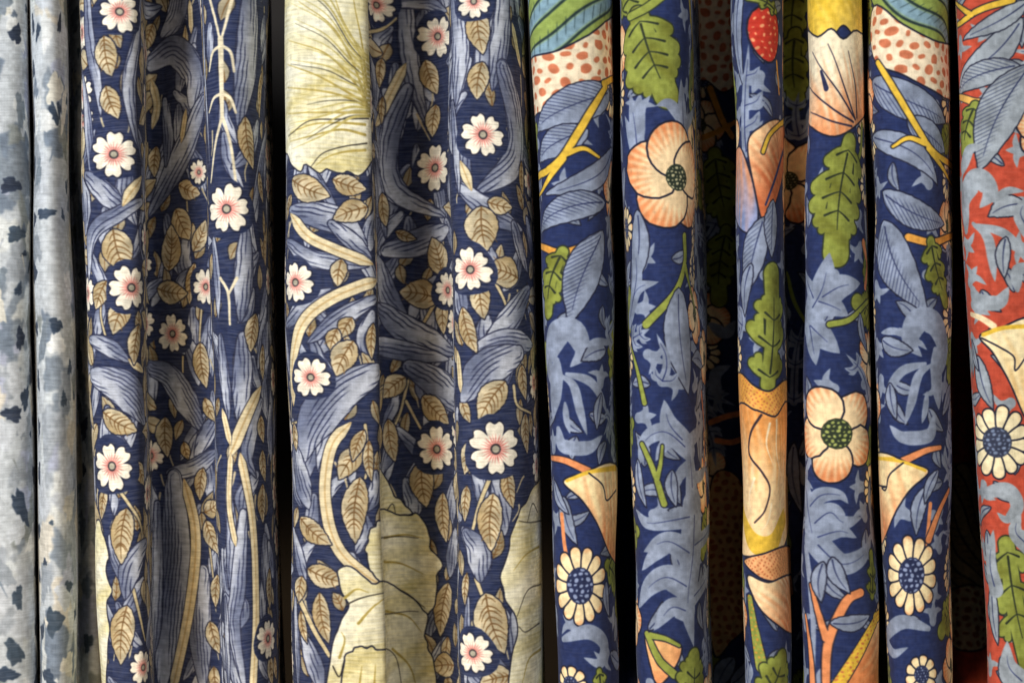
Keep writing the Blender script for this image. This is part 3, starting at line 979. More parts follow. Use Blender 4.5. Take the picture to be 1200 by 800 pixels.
def print_navy_b():
    cv = Canvas(navy_b, NAVY)
    undergrowth(cv, navy_b)
    scatter_navy(cv, navy_b)
    navy_b.focus = 0
    # front pleat with the great cream petals
    do(cv, ribbons=[([(342, 248), (372, 252), (402, 262), (430, 288)], 28), ([(337, 284), (366, 303), (432, 312)], 18), ([(388, 262), (412, 282), (436, 304)], 17),
                    ([(336, 380), (358, 356), (388, 338)], 18), ([(440, 350), (400, 372), (360, 402)], 18), ([(442, 436), (398, 460), (364, 502), (352, 545)], 42),
                    ([(348, 528), (352, 560), (362, 596)], 22), ([(344, 620), (350, 652), (358, 690)], 14), ([(356, 745), (368, 778), (378, 812)], 18), ([(346, 700), (350, 812)], 10)],
       strips=[([(340, 250), (360, 276), (392, 292), (438, 310)], 13), ([(441, 328), (388, 350), (355, 378), (343, 422), (344, 476)], 14),
               ([(412, 494), (388, 524), (381, 584), (398, 645), (450, 690)], 14)],
       stems=[([(352, 704), (368, 738), (386, 768)], 6), ([(362, 478), (352, 492), (342, 496)], 3), ([(428, 498), (432, 540), (428, 560)], 4), ([(412, 250), (428, 236)], 3)],
       leaves=[(363, 220, 56, 32, 22), (410, 216, 44, 25, 15), (411, 250, 46, 28, 160), (398, 320, 34, 20, 100), (366, 332, 26, 14, 60), (406, 384, 28, 20, 120), (391, 398, 28, 18, 110),
               (404, 420, 48, 31, 118), (346, 512, 34, 18, 80), (410, 543, 46, 28, 125), (419, 598, 80, 32, 94), (369, 622, 52, 25, 38), (382, 674, 48, 27, 20), (380, 724, 62, 21, 82),
               (352, 690, 32, 20, 100), (356, 734, 40, 12, 80), (420, 522, 40, 18, 110), (437, 400, 44, 14, 95), (434, 540, 50, 14, 85)],
       flowers=[(346, 331, 26, .3), (364, 442, 25, .1)])
    big_petal(cv, [(328, -40), (436, -40), (440, 60), (438, 160), (432, 196), (420, 206), (408, 200), (400, 204), (384, 198), (374, 203), (360, 194), (352, 200), (342, 194), (337, 182), (330, 160), (328, 60)],
              [[(430, 120), (410, 90), (380, 62), (338, 48)], [(430, 122), (400, 104), (370, 88), (337, 76)], [(430, 125), (400, 112), (370, 106), (337, 103)], [(428, 115), (412, 70), (388, 30), (350, 2)],
               [(429, 110), (420, 60), (400, 20), (388, -20)], [(430, 132), (395, 132), (360, 132), (338, 134)], [(428, 158), (400, 152), (370, 158), (340, 166)], [(428, 176), (404, 178), (384, 184), (370, 194)],
               [(428, 146), (396, 144), (366, 146), (340, 156)], [(430, 100), (424, 50), (416, 10), (412, -20)]],
              [[(432, 139), (395, 140), (362, 142), (338, 160)], [(430, 168), (402, 172), (378, 180), (364, 196)]])
    for k in range(15):
        y1 = -44 + k * 15.5 + rng.uniform(-3, 3)
        ys = 112 + (y1 - 112) * .30
        q = [(434, ys + 6), (410, ys + (y1 - ys) * .22), (382, ys + (y1 - ys) * .66), (338 + rng.uniform(0, 22), y1 + 4)]
        cv.stroke(cv.path(q), rng.uniform(2.2, 3.6), rgb(186, 172, 104), (1.2, .1))
        if k % 3 == 1:
            cv.stroke(cv.path([(x, y + 5) for x, y in q]), 1.6, rgb(60, 58, 48), (1, .3))
    big_petal(cv, [(431, 630), (442, 612), (456, 616), (456, 680), (440, 676), (430, 655)])
    big_petal(cv, [(394, 672), (412, 664), (436, 684), (456, 690), (456, 830), (386, 830), (386, 775), (398, 730), (408, 708)],
              [[(404, 700), (418, 690), (432, 694)], [(398, 770), (404, 750), (400, 740)], [(420, 730), (436, 712), (452, 700)]],
              [[(406, 708), (424, 700), (452, 694)], [(390, 780), (398, 792), (406, 768), (426, 758), (448, 762)]])
    big_petal(cv, [(404, 774), (420, 758), (440, 760), (456, 770), (456, 840), (400, 840)], [[(420, 812), (424, 780)], [(438, 812), (440, 778)]], col=rgb(242, 234, 190))
    navy_b.focus = 1
    do(cv, ribbons=[([(475, -20), (478, 50), (488, 108), (503, 152)], 20), ([(478, 104), (454, 168), (462, 222), (522, 254)], 26), ([(440, 180), (446, 230), (452, 280)], 14),
                    ([(452, 294), (490, 284), (526, 268)], 30), ([(443, 304), (454, 346), (478, 374)], 24), ([(444, 362), (479, 388), (532, 414)], 32), ([(440, 404), (478, 412), (526, 421)], 22),
                    ([(480, 430), (508, 446), (538, 470)], 36), ([(534, 622), (527, 676)], 18), ([(462, 6), (500, 4), (524, 14)], 14)],
       strips=[([(476, 74), (458, 110), (440, 148)], 11)],
       stems=[([(430, 38), (448, 34), (464, 22)], 5), ([(512, 350), (500, 372), (492, 386)], 5), ([(478, 446), (470, 480), (462, 500)], 4), ([(476, 470), (492, 500), (500, 512)], 4), ([(444, 458), (456, 446)], 3)],
       leaves=[(506, 91, 48, 26, 70), (509, 142, 42, 23, 95), (446, 86, 40, 16, 100), (450, 246, 44, 20, 80), (512, 300, 50, 34, 255), (491, 346, 52, 38, 190), (520, 371, 46, 22, 92),
               (461, 454, 42, 28, 140), (512, 480, 54, 30, 40), (459, 516, 56, 24, 80), (497, 567, 60, 34, 85), (521, 606, 64, 22, 88), (521, 714, 72, 26, 100), (520, 780, 36, 32, 170), (476, 276, 30, 14, 20), (448, 130, 36, 12, 95)],
       flowers=[(441, 6, 24), (513, 43, 28, .2), (510, 197, 30, .5), (525, 340, 24, .2), (512, 526, 30, .5)])
    big_petal(cv, [(440, 548), (452, 560), (464, 582), (482, 598), (474, 606), (460, 612), (440, 612)], dark=[[(452, 600), (460, 590), (464, 604)]])
    big_petal(cv, [(440, 606), (470, 604), (488, 602), (502, 620), (504, 640), (517, 658), (512, 680), (508, 712), (492, 722), (440, 730)],
              [[(450, 658), (470, 660), (496, 672)], [(450, 630), (474, 626), (496, 630)]], [[(446, 630), (470, 628), (490, 630)], [(446, 690), (472, 692), (498, 712)]])
    big_petal(cv, [(440, 690), (476, 696), (500, 720), (498, 748), (508, 776), (506, 830), (440, 830)], [[(452, 716), (478, 722), (494, 740)], [(460, 760), (480, 780), (490, 812)]],
              [[(448, 720), (476, 716), (490, 716)], [(446, 756), (464, 770), (472, 812)]])
    navy_b.focus = 2
    do(cv, ribbons=[([(528, -20), (538, 50), (534, 125)], 22), ([(591, -20), (587, 50), (577, 106)], 24), ([(589, 78), (604, 134), (602, 190), (556, 228)], 34),
                    ([(538, 218), (575, 248), (612, 270)], 22), ([(530, 120), (534, 180), (538, 230)], 10), ([(619, 340), (598, 374), (568, 402)], 26), ([(560, 408), (590, 400), (624, 404)], 26),
                    ([(608, 414), (570, 433), (540, 470)], 38), ([(546, 624), (560, 645), (563, 682)], 26), ([(602, 262), (618, 320)], 16), ([(548, 700), (545, 812)], 9)],
       strips=[([(600, 26), (610, 80)], 9), ([(539, 188), (553, 224)], 12), ([(536, 410), (540, 460)], 8)],
       stems=[([(578, 326), (590, 350), (594, 362)], 4), ([(574, 560), (562, 590), (554, 620)], 5), ([(602, 452), (606, 474), (622, 484)], 4), ([(558, 678), (566, 700)], 5)],
       leaves=[(563, 37, 56, 30, 82), (562, 95, 46, 27, 98), (587, 240, 34, 22, 10), (567, 268, 54, 42, 85), (590, 320, 46, 38, 195), (565, 352, 46, 25, 85), (550, 387, 58, 22, 72), (577, 470, 58, 33, 125),
               (614, 448, 44, 20, 80), (550, 536, 44, 24, 110), (617, 508, 50, 20, 85), (598, 572, 50, 20, 80), (577, 612, 70, 31, 92), (546, 590, 44, 17, 95), (580, 730, 74, 40, 75), (582, 796, 40, 30, 170), (612, 210, 44, 14, 90), (546, 690, 40, 12, 95)],
       flowers=[(555, 2, 22, .4), (566, 158, 29, .2), (551, 316, 28, .3), (581, 526, 34, .5), (554, 765, 26, .2)])
    big_petal(cv, [(640, 572), (630, 566), (620, 580), (611, 596), (605, 610), (597, 632), (594, 655), (586, 676), (592, 700), (604, 722), (606, 745), (598, 780), (600, 830), (642, 830)],
              [[(632, 640), (616, 650), (602, 668)], [(634, 760), (620, 772), (612, 800)]], [[(634, 610), (620, 612), (608, 610)], [(634, 684), (618, 692), (606, 722)], [(632, 730), (616, 740), (608, 734)], [(630, 600), (624, 590), (618, 612)]])
    return cv.finish('cream_petal_print', 2)


# ------------------------------------------------------------------ prints 4 and 5: garden flowers on blue, and on red
def garden_scatter(cv, cloth, pale, green=GRN):
    for j, (u, v) in enumerate(hidden_spans(cloth, 52)):
        k = j % 6
        a = rng.uniform(0, 360)
        if k in (0, 3):
            d = rot((30, 0), a)
            sprig(cv, [(u - d[0], v - d[1]), (u + 5, v), (u + d[0], v + d[1])], 3, 22, 8, pale, raw=True)
        elif k == 1:
            lobed(cv, 0, 0, 66, 44, a, 4, uv=(u, v), col=green)
        elif k == 2:
            blossom(cv, 0, 0, 34, 5, a, uv=(u, v))
        elif k == 4:
            pale_leaf(cv, 0, 0, 60, 22, a, col=pale, uv=(u, v))
        else:
            daisy(cv, 0, 0, 28, uv=(u, v))


def garden_ground(cv, cloth, pale, gap):
    """small pale leaves and hooks behind the main flowers"""
    for u in np.arange(8, cloth.U, gap):
        for v in np.arange(V0, V1, gap):
            i = int(np.clip(u / cloth.U, 0, 1) * (len(cloth.u) - 1))
            if cloth.dep[0][i] > 190 or rng.random() < .25:
                continue
            q = (u + rng.uniform(-9, 9), v + rng.uniform(-9, 9))
            k = rng.random()
            a = rng.uniform(0, 6.28)
            if k < .5:
                pale_leaf(cv, 0, 0, rng.uniform(26, 44), rng.uniform(11, 17), math.degrees(a), .12, pale * .94, q)
            else:
                c = np.array(q)
                for da, w in ((-.7, 10), (0, 13), (.7, 10)):
                    cv.stroke([c, c + rot((13, 0), a + da * .7), c + rot((24, 0), a + da * 1.5)], w, pale * .94, horn=True, n=8)


OCH, YL, RUST = rgb(214, 150, 60), rgb(228, 188, 66), rgb(192, 104, 66)


def print_blue():
    G = rgb(34, 47, 92)
    cv = Canvas(blue, G)
    garden_ground(cv, blue, PALE, 40)
    garden_scatter(cv, blue, PALE)
    A = cv.at
    dots = dotted(rgb(240, 224, 196), rgb(196, 108, 74), 17)
    sca = veined(rgb(146, 166, 86), rgb(128, 160, 178), rgb(34, 52, 56), -.5)
    scb = veined(rgb(146, 166, 86), rgb(128, 160, 178), rgb(34, 52, 56), .5)

    def end_pleat(m, s):
        """the two outermost pleats carry the same part of the repeat, one turned over"""
        f = lambda L: [(m + s * (x - 684), y + (2 if s > 0 else -10)) for x, y in L]
        patch(cv, f([(614, -30), (722, -30), (724, 18), (690, 40), (655, 58), (616, 76)]), sca if s > 0 else scb)
        patch(cv, f([(614, 74), (655, 57), (690, 39), (724, 18), (724, 80), (690, 98), (655, 116), (618, 134)]), dots)
        pale_leaf(cv, *f([(676, 126)])[0], 118, 44, 155 if s > 0 else 25, .05, hatch=.8)
        pale_leaf(cv, *f([(655, 168)])[0], 74, 34, 150 if s > 0 else 30, .05, hatch=.8)
        pale_leaf(cv, *f([(690, 196)])[0], 120, 30, 150 if s > 0 else 30, -.10)
        pale_leaf(cv, *f([(668, 252)])[0], 110, 34, 160 if s > 0 else 20, .10, hatch=.8)
        twig(cv, f([(720, 84), (700, 116), (676, 156), (656, 186), (630, 206)]), 8, YL, [f([(664, 178), (684, 172), (702, 182)]), f([(660, 184), (644, 206), (632, 228)])])
        cv.stroke(cv.path(f([(632, 286), (656, 294), (684, 288)])), 9, rgb(226, 160, 70), (.8, 1), INK, 1.4)
        lobed(cv, *f([(648, 328)])[0], 74, 40, 110 if s > 0 else 70, 3, .05)
        pale_leaf(cv, *f([(690, 322)])[0], 122, 46, 115 if s > 0 else 65, .06, hatch=.8)
        hook(cv, f([(650, 452), (642, 420), (652, 390), (672, 386), (682, 410), (668, 428)]), 30)
        hook(cv, f([(652, 420), (650, 450), (648, 490)]), 22)
        hook(cv, f([(658, 438), (672, 450), (680, 480), (688, 508)]), 11)
        hook(cv, f([(664, 436), (690, 444), (704, 462), (712, 484)]), 11)
        pale_leaf(cv, *f([(698, 414)])[0], 40, 22, 160 if s > 0 else 20, .1)
        hook(cv, f([(684, 404), (700, 398), (716, 400)]), 9)
        pale_leaf(cv, *f([(702, 480)])[0], 44, 14, 100 if s > 0 else 80, .05)
        hook(cv, f([(654, 500), (660, 520), (690, 522), (706, 508)]), 17)
        hook(cv, f([(662, 470), (664, 490), (668, 506)]), 8)
        cv.stroke(cv.path(f([(646, 534), (664, 538), (690, 550)])), 9, ORG, (.6, 1), INK, 1.2)
        patch(cv, f([(660, 562), (684, 552), (724, 546), (726, 650), (716, 650), (700, 612), (682, 584)]), streaky(rgb(244, 222, 172), ORG, A(f([(690, 556)])[0]), 90, .4, 110), n=30)
        cv.stroke(cv.path(f([(664, 561), (690, 551), (722, 546)])), 6, YL, (.6, 1.2))
        cv.stroke(cv.path(f([(690, 552), (706, 566), (711, 584), (722, 572)])), 1.8, INK)
        pale_leaf(cv, *f([(668, 608)])[0], 60, 18, 75 if s > 0 else 105)
        pale_leaf(cv, *f([(656, 580)])[0], 46, 14, 60 if s > 0 else 120)
        cv.stroke(cv.path(f([(658, 600), (662, 640), (668, 660)])), 5, ORG)
        daisy(cv, *f([(680, 684)])[0], 47, 13, .2, sx=.84)
        hook(cv, f([(660, 746), (690, 738), (708, 752), (702, 774), (684, 768)]), 18)
        pale_leaf(cv, *f([(712, 700)])[0], 44, 14, 80)
        daisy(cv, *f([(668, 800)])[0], 24, 9, 0)
        lobed(cv, *f([(706, 806)])[0], 46, 26, 80, 3)
    blue.focus = 0
    end_pleat(684, 1)
    blue.focus = 6
    end_pleat(1064, -1)
    cv.stroke(cv.path([(1112, 574), (1100, 600), (1088, 632)]), 8, ORG, (.8, 1.1), INK, 1.2)

    blue.focus = 1
    lobed(cv, 742, -10, 70, 40, 320, 3)
    lobed(cv, 766, 64, 98, 74, 70, 4)
    cv.stroke(cv.path([(738, 20), (760, 8), (785, -12)]), 9, GRN, (1, 1), GRND, 1.3)
    fronds(cv, [([(748, 190), (744, 150), (738, 108)], 16), ([(746, 160), (750, 130), (762, 112)], 14), ([(742, 172), (736, 150), (732, 136)], 10), ([(802, 170), (800, 130), (798, 92)], 22), ([(800, 140), (784, 122), (768, 124)], 15), ([(802, 150), (812, 132), (814, 116)], 12)])
    blossom(cv, 794, 208, 62, 5, .9, .56, .26)
    pale_leaf(cv, 742, 300, 110, 26, 100, -.08)
    fronds(cv, [([(738, 376), (746, 340), (772, 330)], 18), ([(740, 362), (746, 320), (742, 280)], 16)])
    twig(cv, [(802, 276), (802, 310), (790, 344), (757, 380)], 9, GRN, [[(803, 312), (808, 334), (815, 366)]])
    pale_leaf(cv, 800, 400, 128, 46, 84, .03)
    sprig(cv, [(776, 446), (782, 424), (774, 402)], 1, 18, 8)
    sprig(cv, [(742, 396), (752, 390)], 2, 16, 7)
    cv.stroke(cv.path([(740, 408), (748, 440), (755, 472)]), 6, GRN, (.7, 1), INK, 1.2)
    fronds(cv, [([(812, 592), (810, 550), (806, 512)], 20), ([(808, 528), (780, 506), (756, 516), (748, 548)], 20), ([(802, 518), (784, 496), (778, 468)], 22), ([(792, 512), (778, 522), (768, 540)], 13),
                ([(806, 520), (820, 504), (826, 490)], 14), ([(808, 545), (796, 558), (790, 580)], 13), ([(810, 560), (822, 556), (828, 540)], 12)])
    twig(cv, [(752, 520), (766, 552), (778, 590)], 7, GRN, [[(770, 560), (774, 542), (776, 522)]])
    pale_leaf(cv, 790, 572, 44, 16, 85)
    pale_leaf(cv, 752, 566, 58, 14, 80)
    fronds(cv, [([(814, 592), (812, 650), (806, 706), (813, 758)], 34), ([(814, 604), (784, 610), (758, 612), (745, 596)], 20), ([(812, 650), (782, 634), (754, 646)], 24), ([(780, 640), (764, 652), (752, 668)], 14),
                ([(810, 690), (782, 676), (760, 688), (748, 712)], 26), ([(806, 716), (786, 712), (766, 738)], 20), ([(812, 640), (826, 628), (834, 612)], 16), ([(812, 700), (824, 684), (832, 664)], 16)])
    patch(cv, [(756, 742), (776, 748), (798, 756), (792, 780), (772, 802), (762, 780)], streaky(rgb(238, 180, 122), ORG, A((770, 760)), 60, .3, 50))
    twig(cv, [(758, 742), (772, 772), (790, 790)], 9, GRN, [[(762, 744), (780, 748), (796, 756)]])
    lobed(cv, 812, 800, 60, 50, 280, 3)
    pale_leaf(cv, 827, 730, 60, 14, 85)
    cv.stroke(cv.path([(822, 460), (825, 500), (826, 545)]), 7, ORG, (1, .8), INK, 1.2)
    cv.stroke(cv.path([(808, 0), (812, 60), (812, 120)]), 11, rgb(176, 156, 66), (1, .8), INK, 1.4)
    cv.stroke(cv.path([(815, 130), (816, 190), (817, 240)]), 9, YL, (1, .8), INK, 1.4)

    blue.focus = 2
    patch(cv, [(816, -30), (866, -30), (868, 80), (850, 108), (830, 96), (814, 80)], dots)
    cv.stroke(cv.path([(832, 104), (846, 140), (858, 160)]), 9, OCH, (1, 1), INK, 1.4)
    cv.stroke(cv.path([(822, 162), (846, 152), (864, 142)]), 7, OCH)
    lobed(cv, 846, 220, 90, 56, 80, 4)
    lobed(cv, 846, 310, 90, 50, 95, 4)
    hook(cv, [(832, 380), (850, 390), (862, 376)], 16)
    hook(cv, [(842, 470), (838, 440), (856, 428)], 16)
    cv.stroke(cv.path([(832, 495), (850, 488), (868, 484)]), 8, ORG)
    cv.stroke(cv.path([(840, 516), (856, 518), (870, 514)]), 8, ORG)
    patch(cv, [(834, 562), (862, 556), (876, 600), (876, 720), (856, 752), (836, 764), (830, 660)], dotted(rgb(196, 158, 110), rgb(150, 84, 52), 13))
    pale_leaf(cv, 850, 790, 60, 26, 120)

    blue.focus = 3
    pale_leaf(cv, 870, 40, 130, 18, 92)
    sprig(cv, [(874, 178), (872, 130), (876, 70)], 4, 26, 9, sides=(1,))
    th = np.linspace(0, 2 * math.pi, 20)[:-1]
    c = A((900, 40))
    cv.shape(np.stack([np.cos(th) * 24 * (1 - .18 * np.sin(th)), np.sin(th) * 33], 1) + c, dotted(rgb(190, 52, 38), rgb(236, 170, 120), 10, .24), INK, 2)
    lobed(cv, 897, 4, 40, 18, 200, 2)
    cv.stroke(cv.path([(910, 72), (913, 110)]), 4, OCH)
    patch(cv, [(864, 262), (860, 200), (866, 172), (878, 200), (888, 240), (884, 272)], streaky(rgb(214, 150, 116), rgb(130, 146, 192), A((872, 180)), 90, .55, 90))
    patch(cv, [(876, 168), (892, 148), (912, 140), (922, 160), (914, 220), (896, 262), (884, 222)], streaky(rgb(236, 196, 150), rgb(200, 108, 66), A((884, 160)), 50, .55, 62))
    cv.stroke(cv.path([(894, 178), (902, 158), (918, 142)]), 8, YL, (.6, 1), INK, 1.2)
    cv.stroke(cv.path([(918, 176), (908, 210), (897, 240)]), 8, rgb(44, 52, 100), (1, .3))
    pale_leaf(cv, 884, 300, 96, 30, 105, .02, hatch=.6)
    pale_leaf(cv, 905, 268, 70, 24, 95, .02, hatch=.6)
    pale_leaf(cv, 876, 340, 64, 18, 100)
    lobed(cv, 903, 386, 130, 62, 275, 3)
    patch(cv, [(864, 438), (884, 452), (902, 458), (924, 446), (924, 500), (866, 500)], streaky(rgb(226, 164, 70), rgb(232, 178, 110), A((890, 450)), 90, .2, 60, RUST))
    patch(cv, [(864, 484), (884, 480), (908, 488), (924, 476), (926, 600), (912, 650), (880, 652), (866, 630)], streaky(rgb(232, 156, 84), rgb(248, 214, 164), A((890, 490)), 90, .45, 80))
    cv.stroke(cv.path([(870, 560), (872, 610), (884, 640), (906, 640), (920, 606)]), 17, YL, (.7, 1))
    cv.stroke(cv.path([(892, 486), (880, 506), (878, 532), (892, 552), (902, 572), (896, 598), (884, 612)]), 3, rgb(52, 40, 50), (1, .6))
    cv.stroke(cv.path([(870, 540), (870, 590), (882, 626), (904, 630), (918, 600)]), 9, YL, (.4, 1.1))
    for q in ([(902, 496), (898, 520), (906, 545)], [(910, 492), (910, 530), (916, 560)], [(884, 560), (878, 580), (880, 600)], [(904, 590), (900, 610), (892, 622)]):
        cv.stroke(cv.path(q), 3, rgb(250, 232, 196), (1, .2))
    patch(cv, [(872, 656), (896, 648), (926, 640), (930, 668), (912, 680), (890, 676)], streaky(rgb(240, 178, 124), rgb(236, 168, 104), A((890, 660)), 0, .2, 60, RUST))
    patch(cv, [(876, 674), (900, 682), (932, 676), (934, 740), (906, 728), (886, 706)], streaky(rgb(248, 222, 178), ORG, A((890, 690)), 40, .5, 70))
    cv.stroke(cv.path([(878, 700), (884, 740), (892, 780)]), 14, lambda X, Y, q, t: dotted(GRN, OCH, 6, .3)(X, Y), (.6, 1), INK, 1.2)
    lobed(cv, 908, 796, 54, 46, 300, 3)

    blue.focus = 4
    lobed(cv, 932, 10, 90, 50, 95, 3)
    lobed(cv, 932, 80, 84, 48, 90, 3)
    sprig(cv, [(936, 160), (932, 136), (934, 118)], 2, 16, 7)
    blossom(cv, 924, 212, 52, 6, .2, .5, .22)
    cv.stroke(cv.path([(922, 320), (930, 352), (944, 378)]), 5, GRN)
    sprig(cv, [(930, 470), (932, 420), (938, 390)], 3, 18, 8)
    pale_leaf(cv, 935, 560, 90, 20, 85)

    blue.focus = 5
    patch(cv, [(940, -30), (1018, -30), (1016, 26), (1004, 44), (988, 30), (972, 46), (950, 40)], streaky(rgb(230, 192, 60), rgb(238, 206, 96), A((960, 0)), 60, .3, 60))
    patch(cv, [(942, 40), (958, 44), (974, 34), (988, 46), (1004, 36), (1020, 60), (1018, 120), (1004, 146), (978, 160), (952, 150), (940, 120)], streaky(rgb(246, 234, 204), rgb(228, 150, 100), A((970, 74)), 75, .5, 84))
    for q in ([(1002, 140), (984, 110), (962, 80), (952, 62)], [(1002, 140), (990, 104), (978, 70), (970, 52)], [(1004, 138), (1002, 100), (994, 60)], [(1000, 143), (976, 128), (954, 110), (946, 96)], [(998, 148), (974, 142), (950, 132)]):
        cv.stroke(cv.path(q), 2.6, rgb(44, 40, 62), (1, .4))
    cv.stroke(cv.path([(962, 84), (968, 104)]), 7, rgb(40, 44, 78), (.5, 1))
    cv.stroke(cv.path([(1010, 148), (1008, 180), (996, 206)]), 9, GRN, (1, .6), GRND, 1.2)
    lobed(cv, 988, 232, 132, 72, 100, 4)
    cv.stroke(cv.path([(1012, 285), (1016, 310), (1014, 336)]), 12, ORG, (1, .8), INK, 1.2)
    fronds(cv, [([(950, 364), (964, 336), (972, 296)], 30), ([(960, 350), (984, 336), (1008, 332)], 28), ([(956, 352), (978, 360), (994, 370)], 24), ([(954, 352), (946, 330), (944, 316)], 16),
                ([(948, 380), (960, 392), (984, 414)], 26), ([(948, 378), (952, 404), (956, 428)], 20), ([(946, 384), (956, 370), (964, 362)], 14)])
    cv.stroke(cv.path([(972, 380), (996, 374), (1018, 352)]), 8, GRN, (.9, .7), INK, 1.4)
    pale_leaf(cv, 1012, 390, 50, 14, 70)
    sprig(cv, [(1018, 470), (1012, 440), (1000, 424)], 2, 20, 8)
    blossom(cv, 981, 508, 56, 5, -.8, .45, .33, rgb(176, 186, 104), rgb(44, 54, 40))
    cv.stroke(cv.path([(950, 600), (944, 560), (948, 540)]), 10, PALE)
    fronds(cv, [([(944, 566), (948, 606), (956, 648)], 18), ([(946, 596), (962, 580), (984, 580), (994, 590)], 17), ([(950, 616), (972, 600), (988, 612), (1010, 606)], 20), ([(954, 630), (984, 622), (1004, 630)], 16),
                ([(952, 632), (984, 660), (1012, 650), (1022, 622)], 22)])
    pale_leaf(cv, 1020, 590, 56, 16, 80)
    cv.stroke(cv.path([(944, 640), (952, 720), (952, 812)]), 8, PALE, (1, .6))
    twig(cv, [(968, 816), (968, 770), (974, 740), (992, 704), (1008, 694)], 9, ORG, [[(968, 748), (958, 716), (950, 684)], [(952, 812), (950, 770), (944, 720)]])
    pale_leaf(cv, 963, 682, 50, 16, 95)
    pale_leaf(cv, 985, 674, 46, 18, 70)
    pale_leaf(cv, 1000, 726, 48, 20, 350)
    lobed(cv, 1022, 674, 48, 26, 280, 2)
    patch(cv, [(976, 812), (996, 780), (1018, 748), (1036, 712), (1040, 840), (968, 840)], streaky(rgb(226, 140, 84), rgb(242, 196, 140), A((1010, 780)), -30, .35, 60))
    cv.stroke(cv.path([(978, 808), (1006, 764), (1034, 712)]), 13, lambda X, Y, q, t: dotted(YL, RUST, 6, .3)(X, Y), (1, 1), INK, 1.2)
    return cv.finish('garden_print_blue', 2)


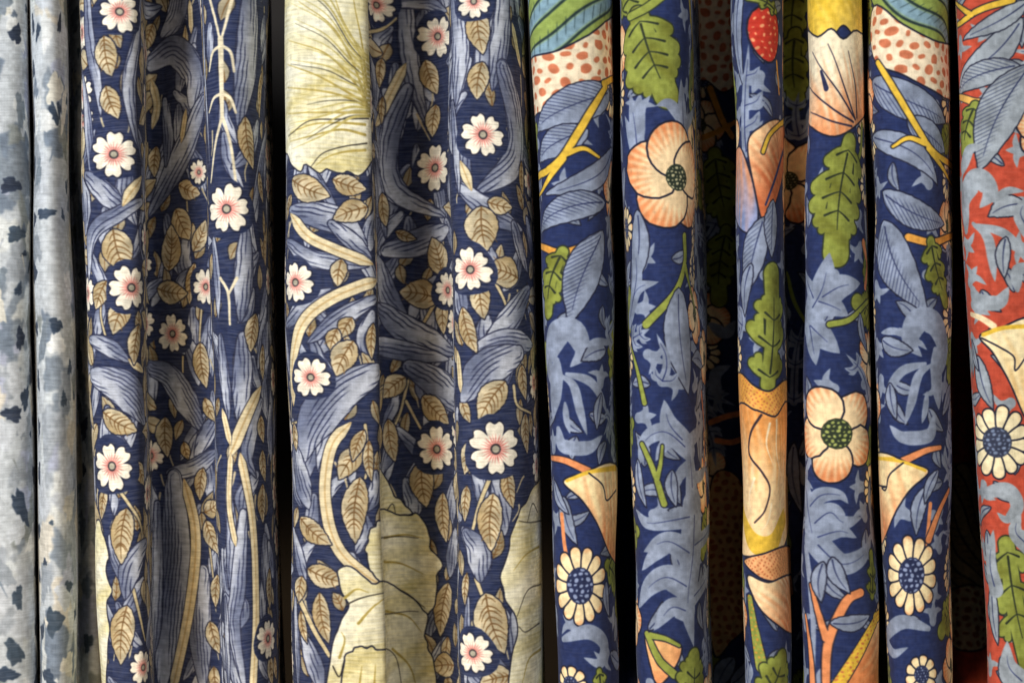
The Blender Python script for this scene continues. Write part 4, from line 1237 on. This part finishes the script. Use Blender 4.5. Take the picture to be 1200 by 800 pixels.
def print_red():
    G = rgb(188, 76, 55)
    GR = rgb(160, 170, 182)
    cv = Canvas(red, G)
    garden_ground(cv, red, GR, 36)
    garden_scatter(cv, red, GR)
    A = cv.at
    red.focus = 1
    pale_leaf(cv, 1150, 60, 120, 34, 140, -.1, GR)
    pale_leaf(cv, 1166, 22, 90, 22, 150, -.05, GR)
    twig(cv, [(1122, 30), (1148, 12), (1186, 0)], 7, YL, [[(1138, 18), (1126, 10), (1118, 2)]])
    pale_leaf(cv, 1150, 92, 90, 30, 160, .05, GR, hatch=.7)
    cv.stroke(cv.path([(1124, 114), (1146, 120), (1166, 114)]), 9, rgb(228, 176, 90), (.8, 1), INK, 1.0)
    lobed(cv, 1134, 150, 54, 34, 110, 3)
    pale_leaf(cv, 1178, 138, 140, 50, 115, .06, GR, hatch=.7)
    hook(cv, [(1132, 270), (1130, 230), (1146, 210), (1160, 226), (1148, 244)], 26, GR)
    pale_leaf(cv, 1180, 246, 44, 26, 160, .1, GR)
    hook(cv, [(1164, 236), (1180, 224), (1200, 224)], 9, GR)
    hook(cv, [(1140, 262), (1158, 280), (1166, 330)], 11, GR)
    hook(cv, [(1146, 264), (1180, 276), (1206, 310)], 11, GR)
    pale_leaf(cv, 1178, 302, 50, 16, 95, .05, GR)
    hook(cv, [(1192, 340), (1192, 318), (1206, 308)], 14, GR)
    hook(cv, [(1138, 336), (1146, 352), (1170, 354), (1182, 336)], 18, GR)
    cv.stroke(cv.path([(1138, 368), (1152, 374), (1164, 382)]), 8, rgb(240, 220, 180), (.7, 1))
    patch(cv, [(1148, 394), (1172, 384), (1216, 380), (1222, 500), (1204, 494), (1184, 450), (1164, 414)], streaky(rgb(246, 230, 186), rgb(232, 190, 124), A((1180, 390)), 70, .4, 130), n=30)
    cv.stroke(cv.path([(1152, 392), (1176, 384), (1212, 382)]), 5, YL)
    cv.stroke(cv.path([(1150, 396), (1170, 406), (1188, 418), (1190, 434), (1206, 412)]), 1.8, INK)
    pale_leaf(cv, 1154, 448, 66, 20, 75, .05, GR)
    pale_leaf(cv, 1142, 416, 40, 12, 70, .05, GR)
    daisy(cv, 1168, 518, 43, 13, .1, .42, c0=rgb(244, 230, 190), c1=rgb(232, 206, 160), scol=rgb(128, 144, 176), sbg=rgb(52, 58, 80))
    hook(cv, [(1150, 578), (1180, 574), (1192, 592), (1180, 608), (1168, 600)], 18, GR)
    lobed(cv, 1194, 706, 140, 60, 80, 3)
    pale_leaf(cv, 1162, 650, 60, 16, 80, .05, GR)
    pale_leaf(cv, 1166, 720, 70, 16, 85, .05, GR)
    pale_leaf(cv, 1188, 794, 60, 26, 60, .05, GR)
    fronds(cv, [([(1166, 690), (1160, 660), (1164, 620)], 16), ([(1206, 640), (1190, 622), (1196, 600)], 18), ([(1200, 800), (1182, 780), (1180, 750)], 20), ([(1128, 196), (1136, 176), (1152, 170)], 14), ([(1206, 270), (1196, 250), (1204, 230)], 16)], GR)
    red.focus = 0
    patch(cv, [(1110, 560), (1150, 552), (1160, 640), (1150, 700), (1112, 690)], veined(rgb(196, 176, 130), rgb(176, 150, 100), rgb(60, 40, 34), .9))
    patch(cv, [(1110, 694), (1156, 690), (1160, 750), (1130, 762), (1110, 744)], dotted(rgb(226, 206, 166), rgb(150, 84, 52), 14))
    return cv.finish('garden_print_red', 2)


sheets = []
for job in (print_blue, print_navy_b, print_navy_a, print_red, print_grey):
    rng.seed(11)
    sheets.append(job().image())
i_blue, i_navy_b, i_navy_a, i_red, i_grey = sheets

grey.build('hanging_fabric', 'grey and white brush-blotted linen hanging beside the navy fabric', None, cloth_material('grey_linen', i_grey, grey.U, .75))
navy_a.build('hanging_fabric', 'navy fabric with pink-eyed flowers and grey ribbon leaves, beside the grey blotted linen', 'navy flowered fabrics', cloth_material('navy_linen', i_navy_a, navy_a.U, 1.))
navy_b.build('hanging_fabric', 'navy flowered fabric with large cream-yellow petals, between two dark gaps', 'navy flowered fabrics', cloth_material('cream_petal_linen', i_navy_b, navy_b.U, 1.))
blue.build('hanging_fabric', 'deep blue fabric with peach blossoms, daisies and green lobed leaves, in five pleats', 'garden flower fabrics', cloth_material('blue_cotton', i_blue, blue.U, .24))
red.build('hanging_fabric', 'brick red fabric with grey leaves and a cream daisy', 'garden flower fabrics', cloth_material('red_cotton', i_red, red.U, .24))
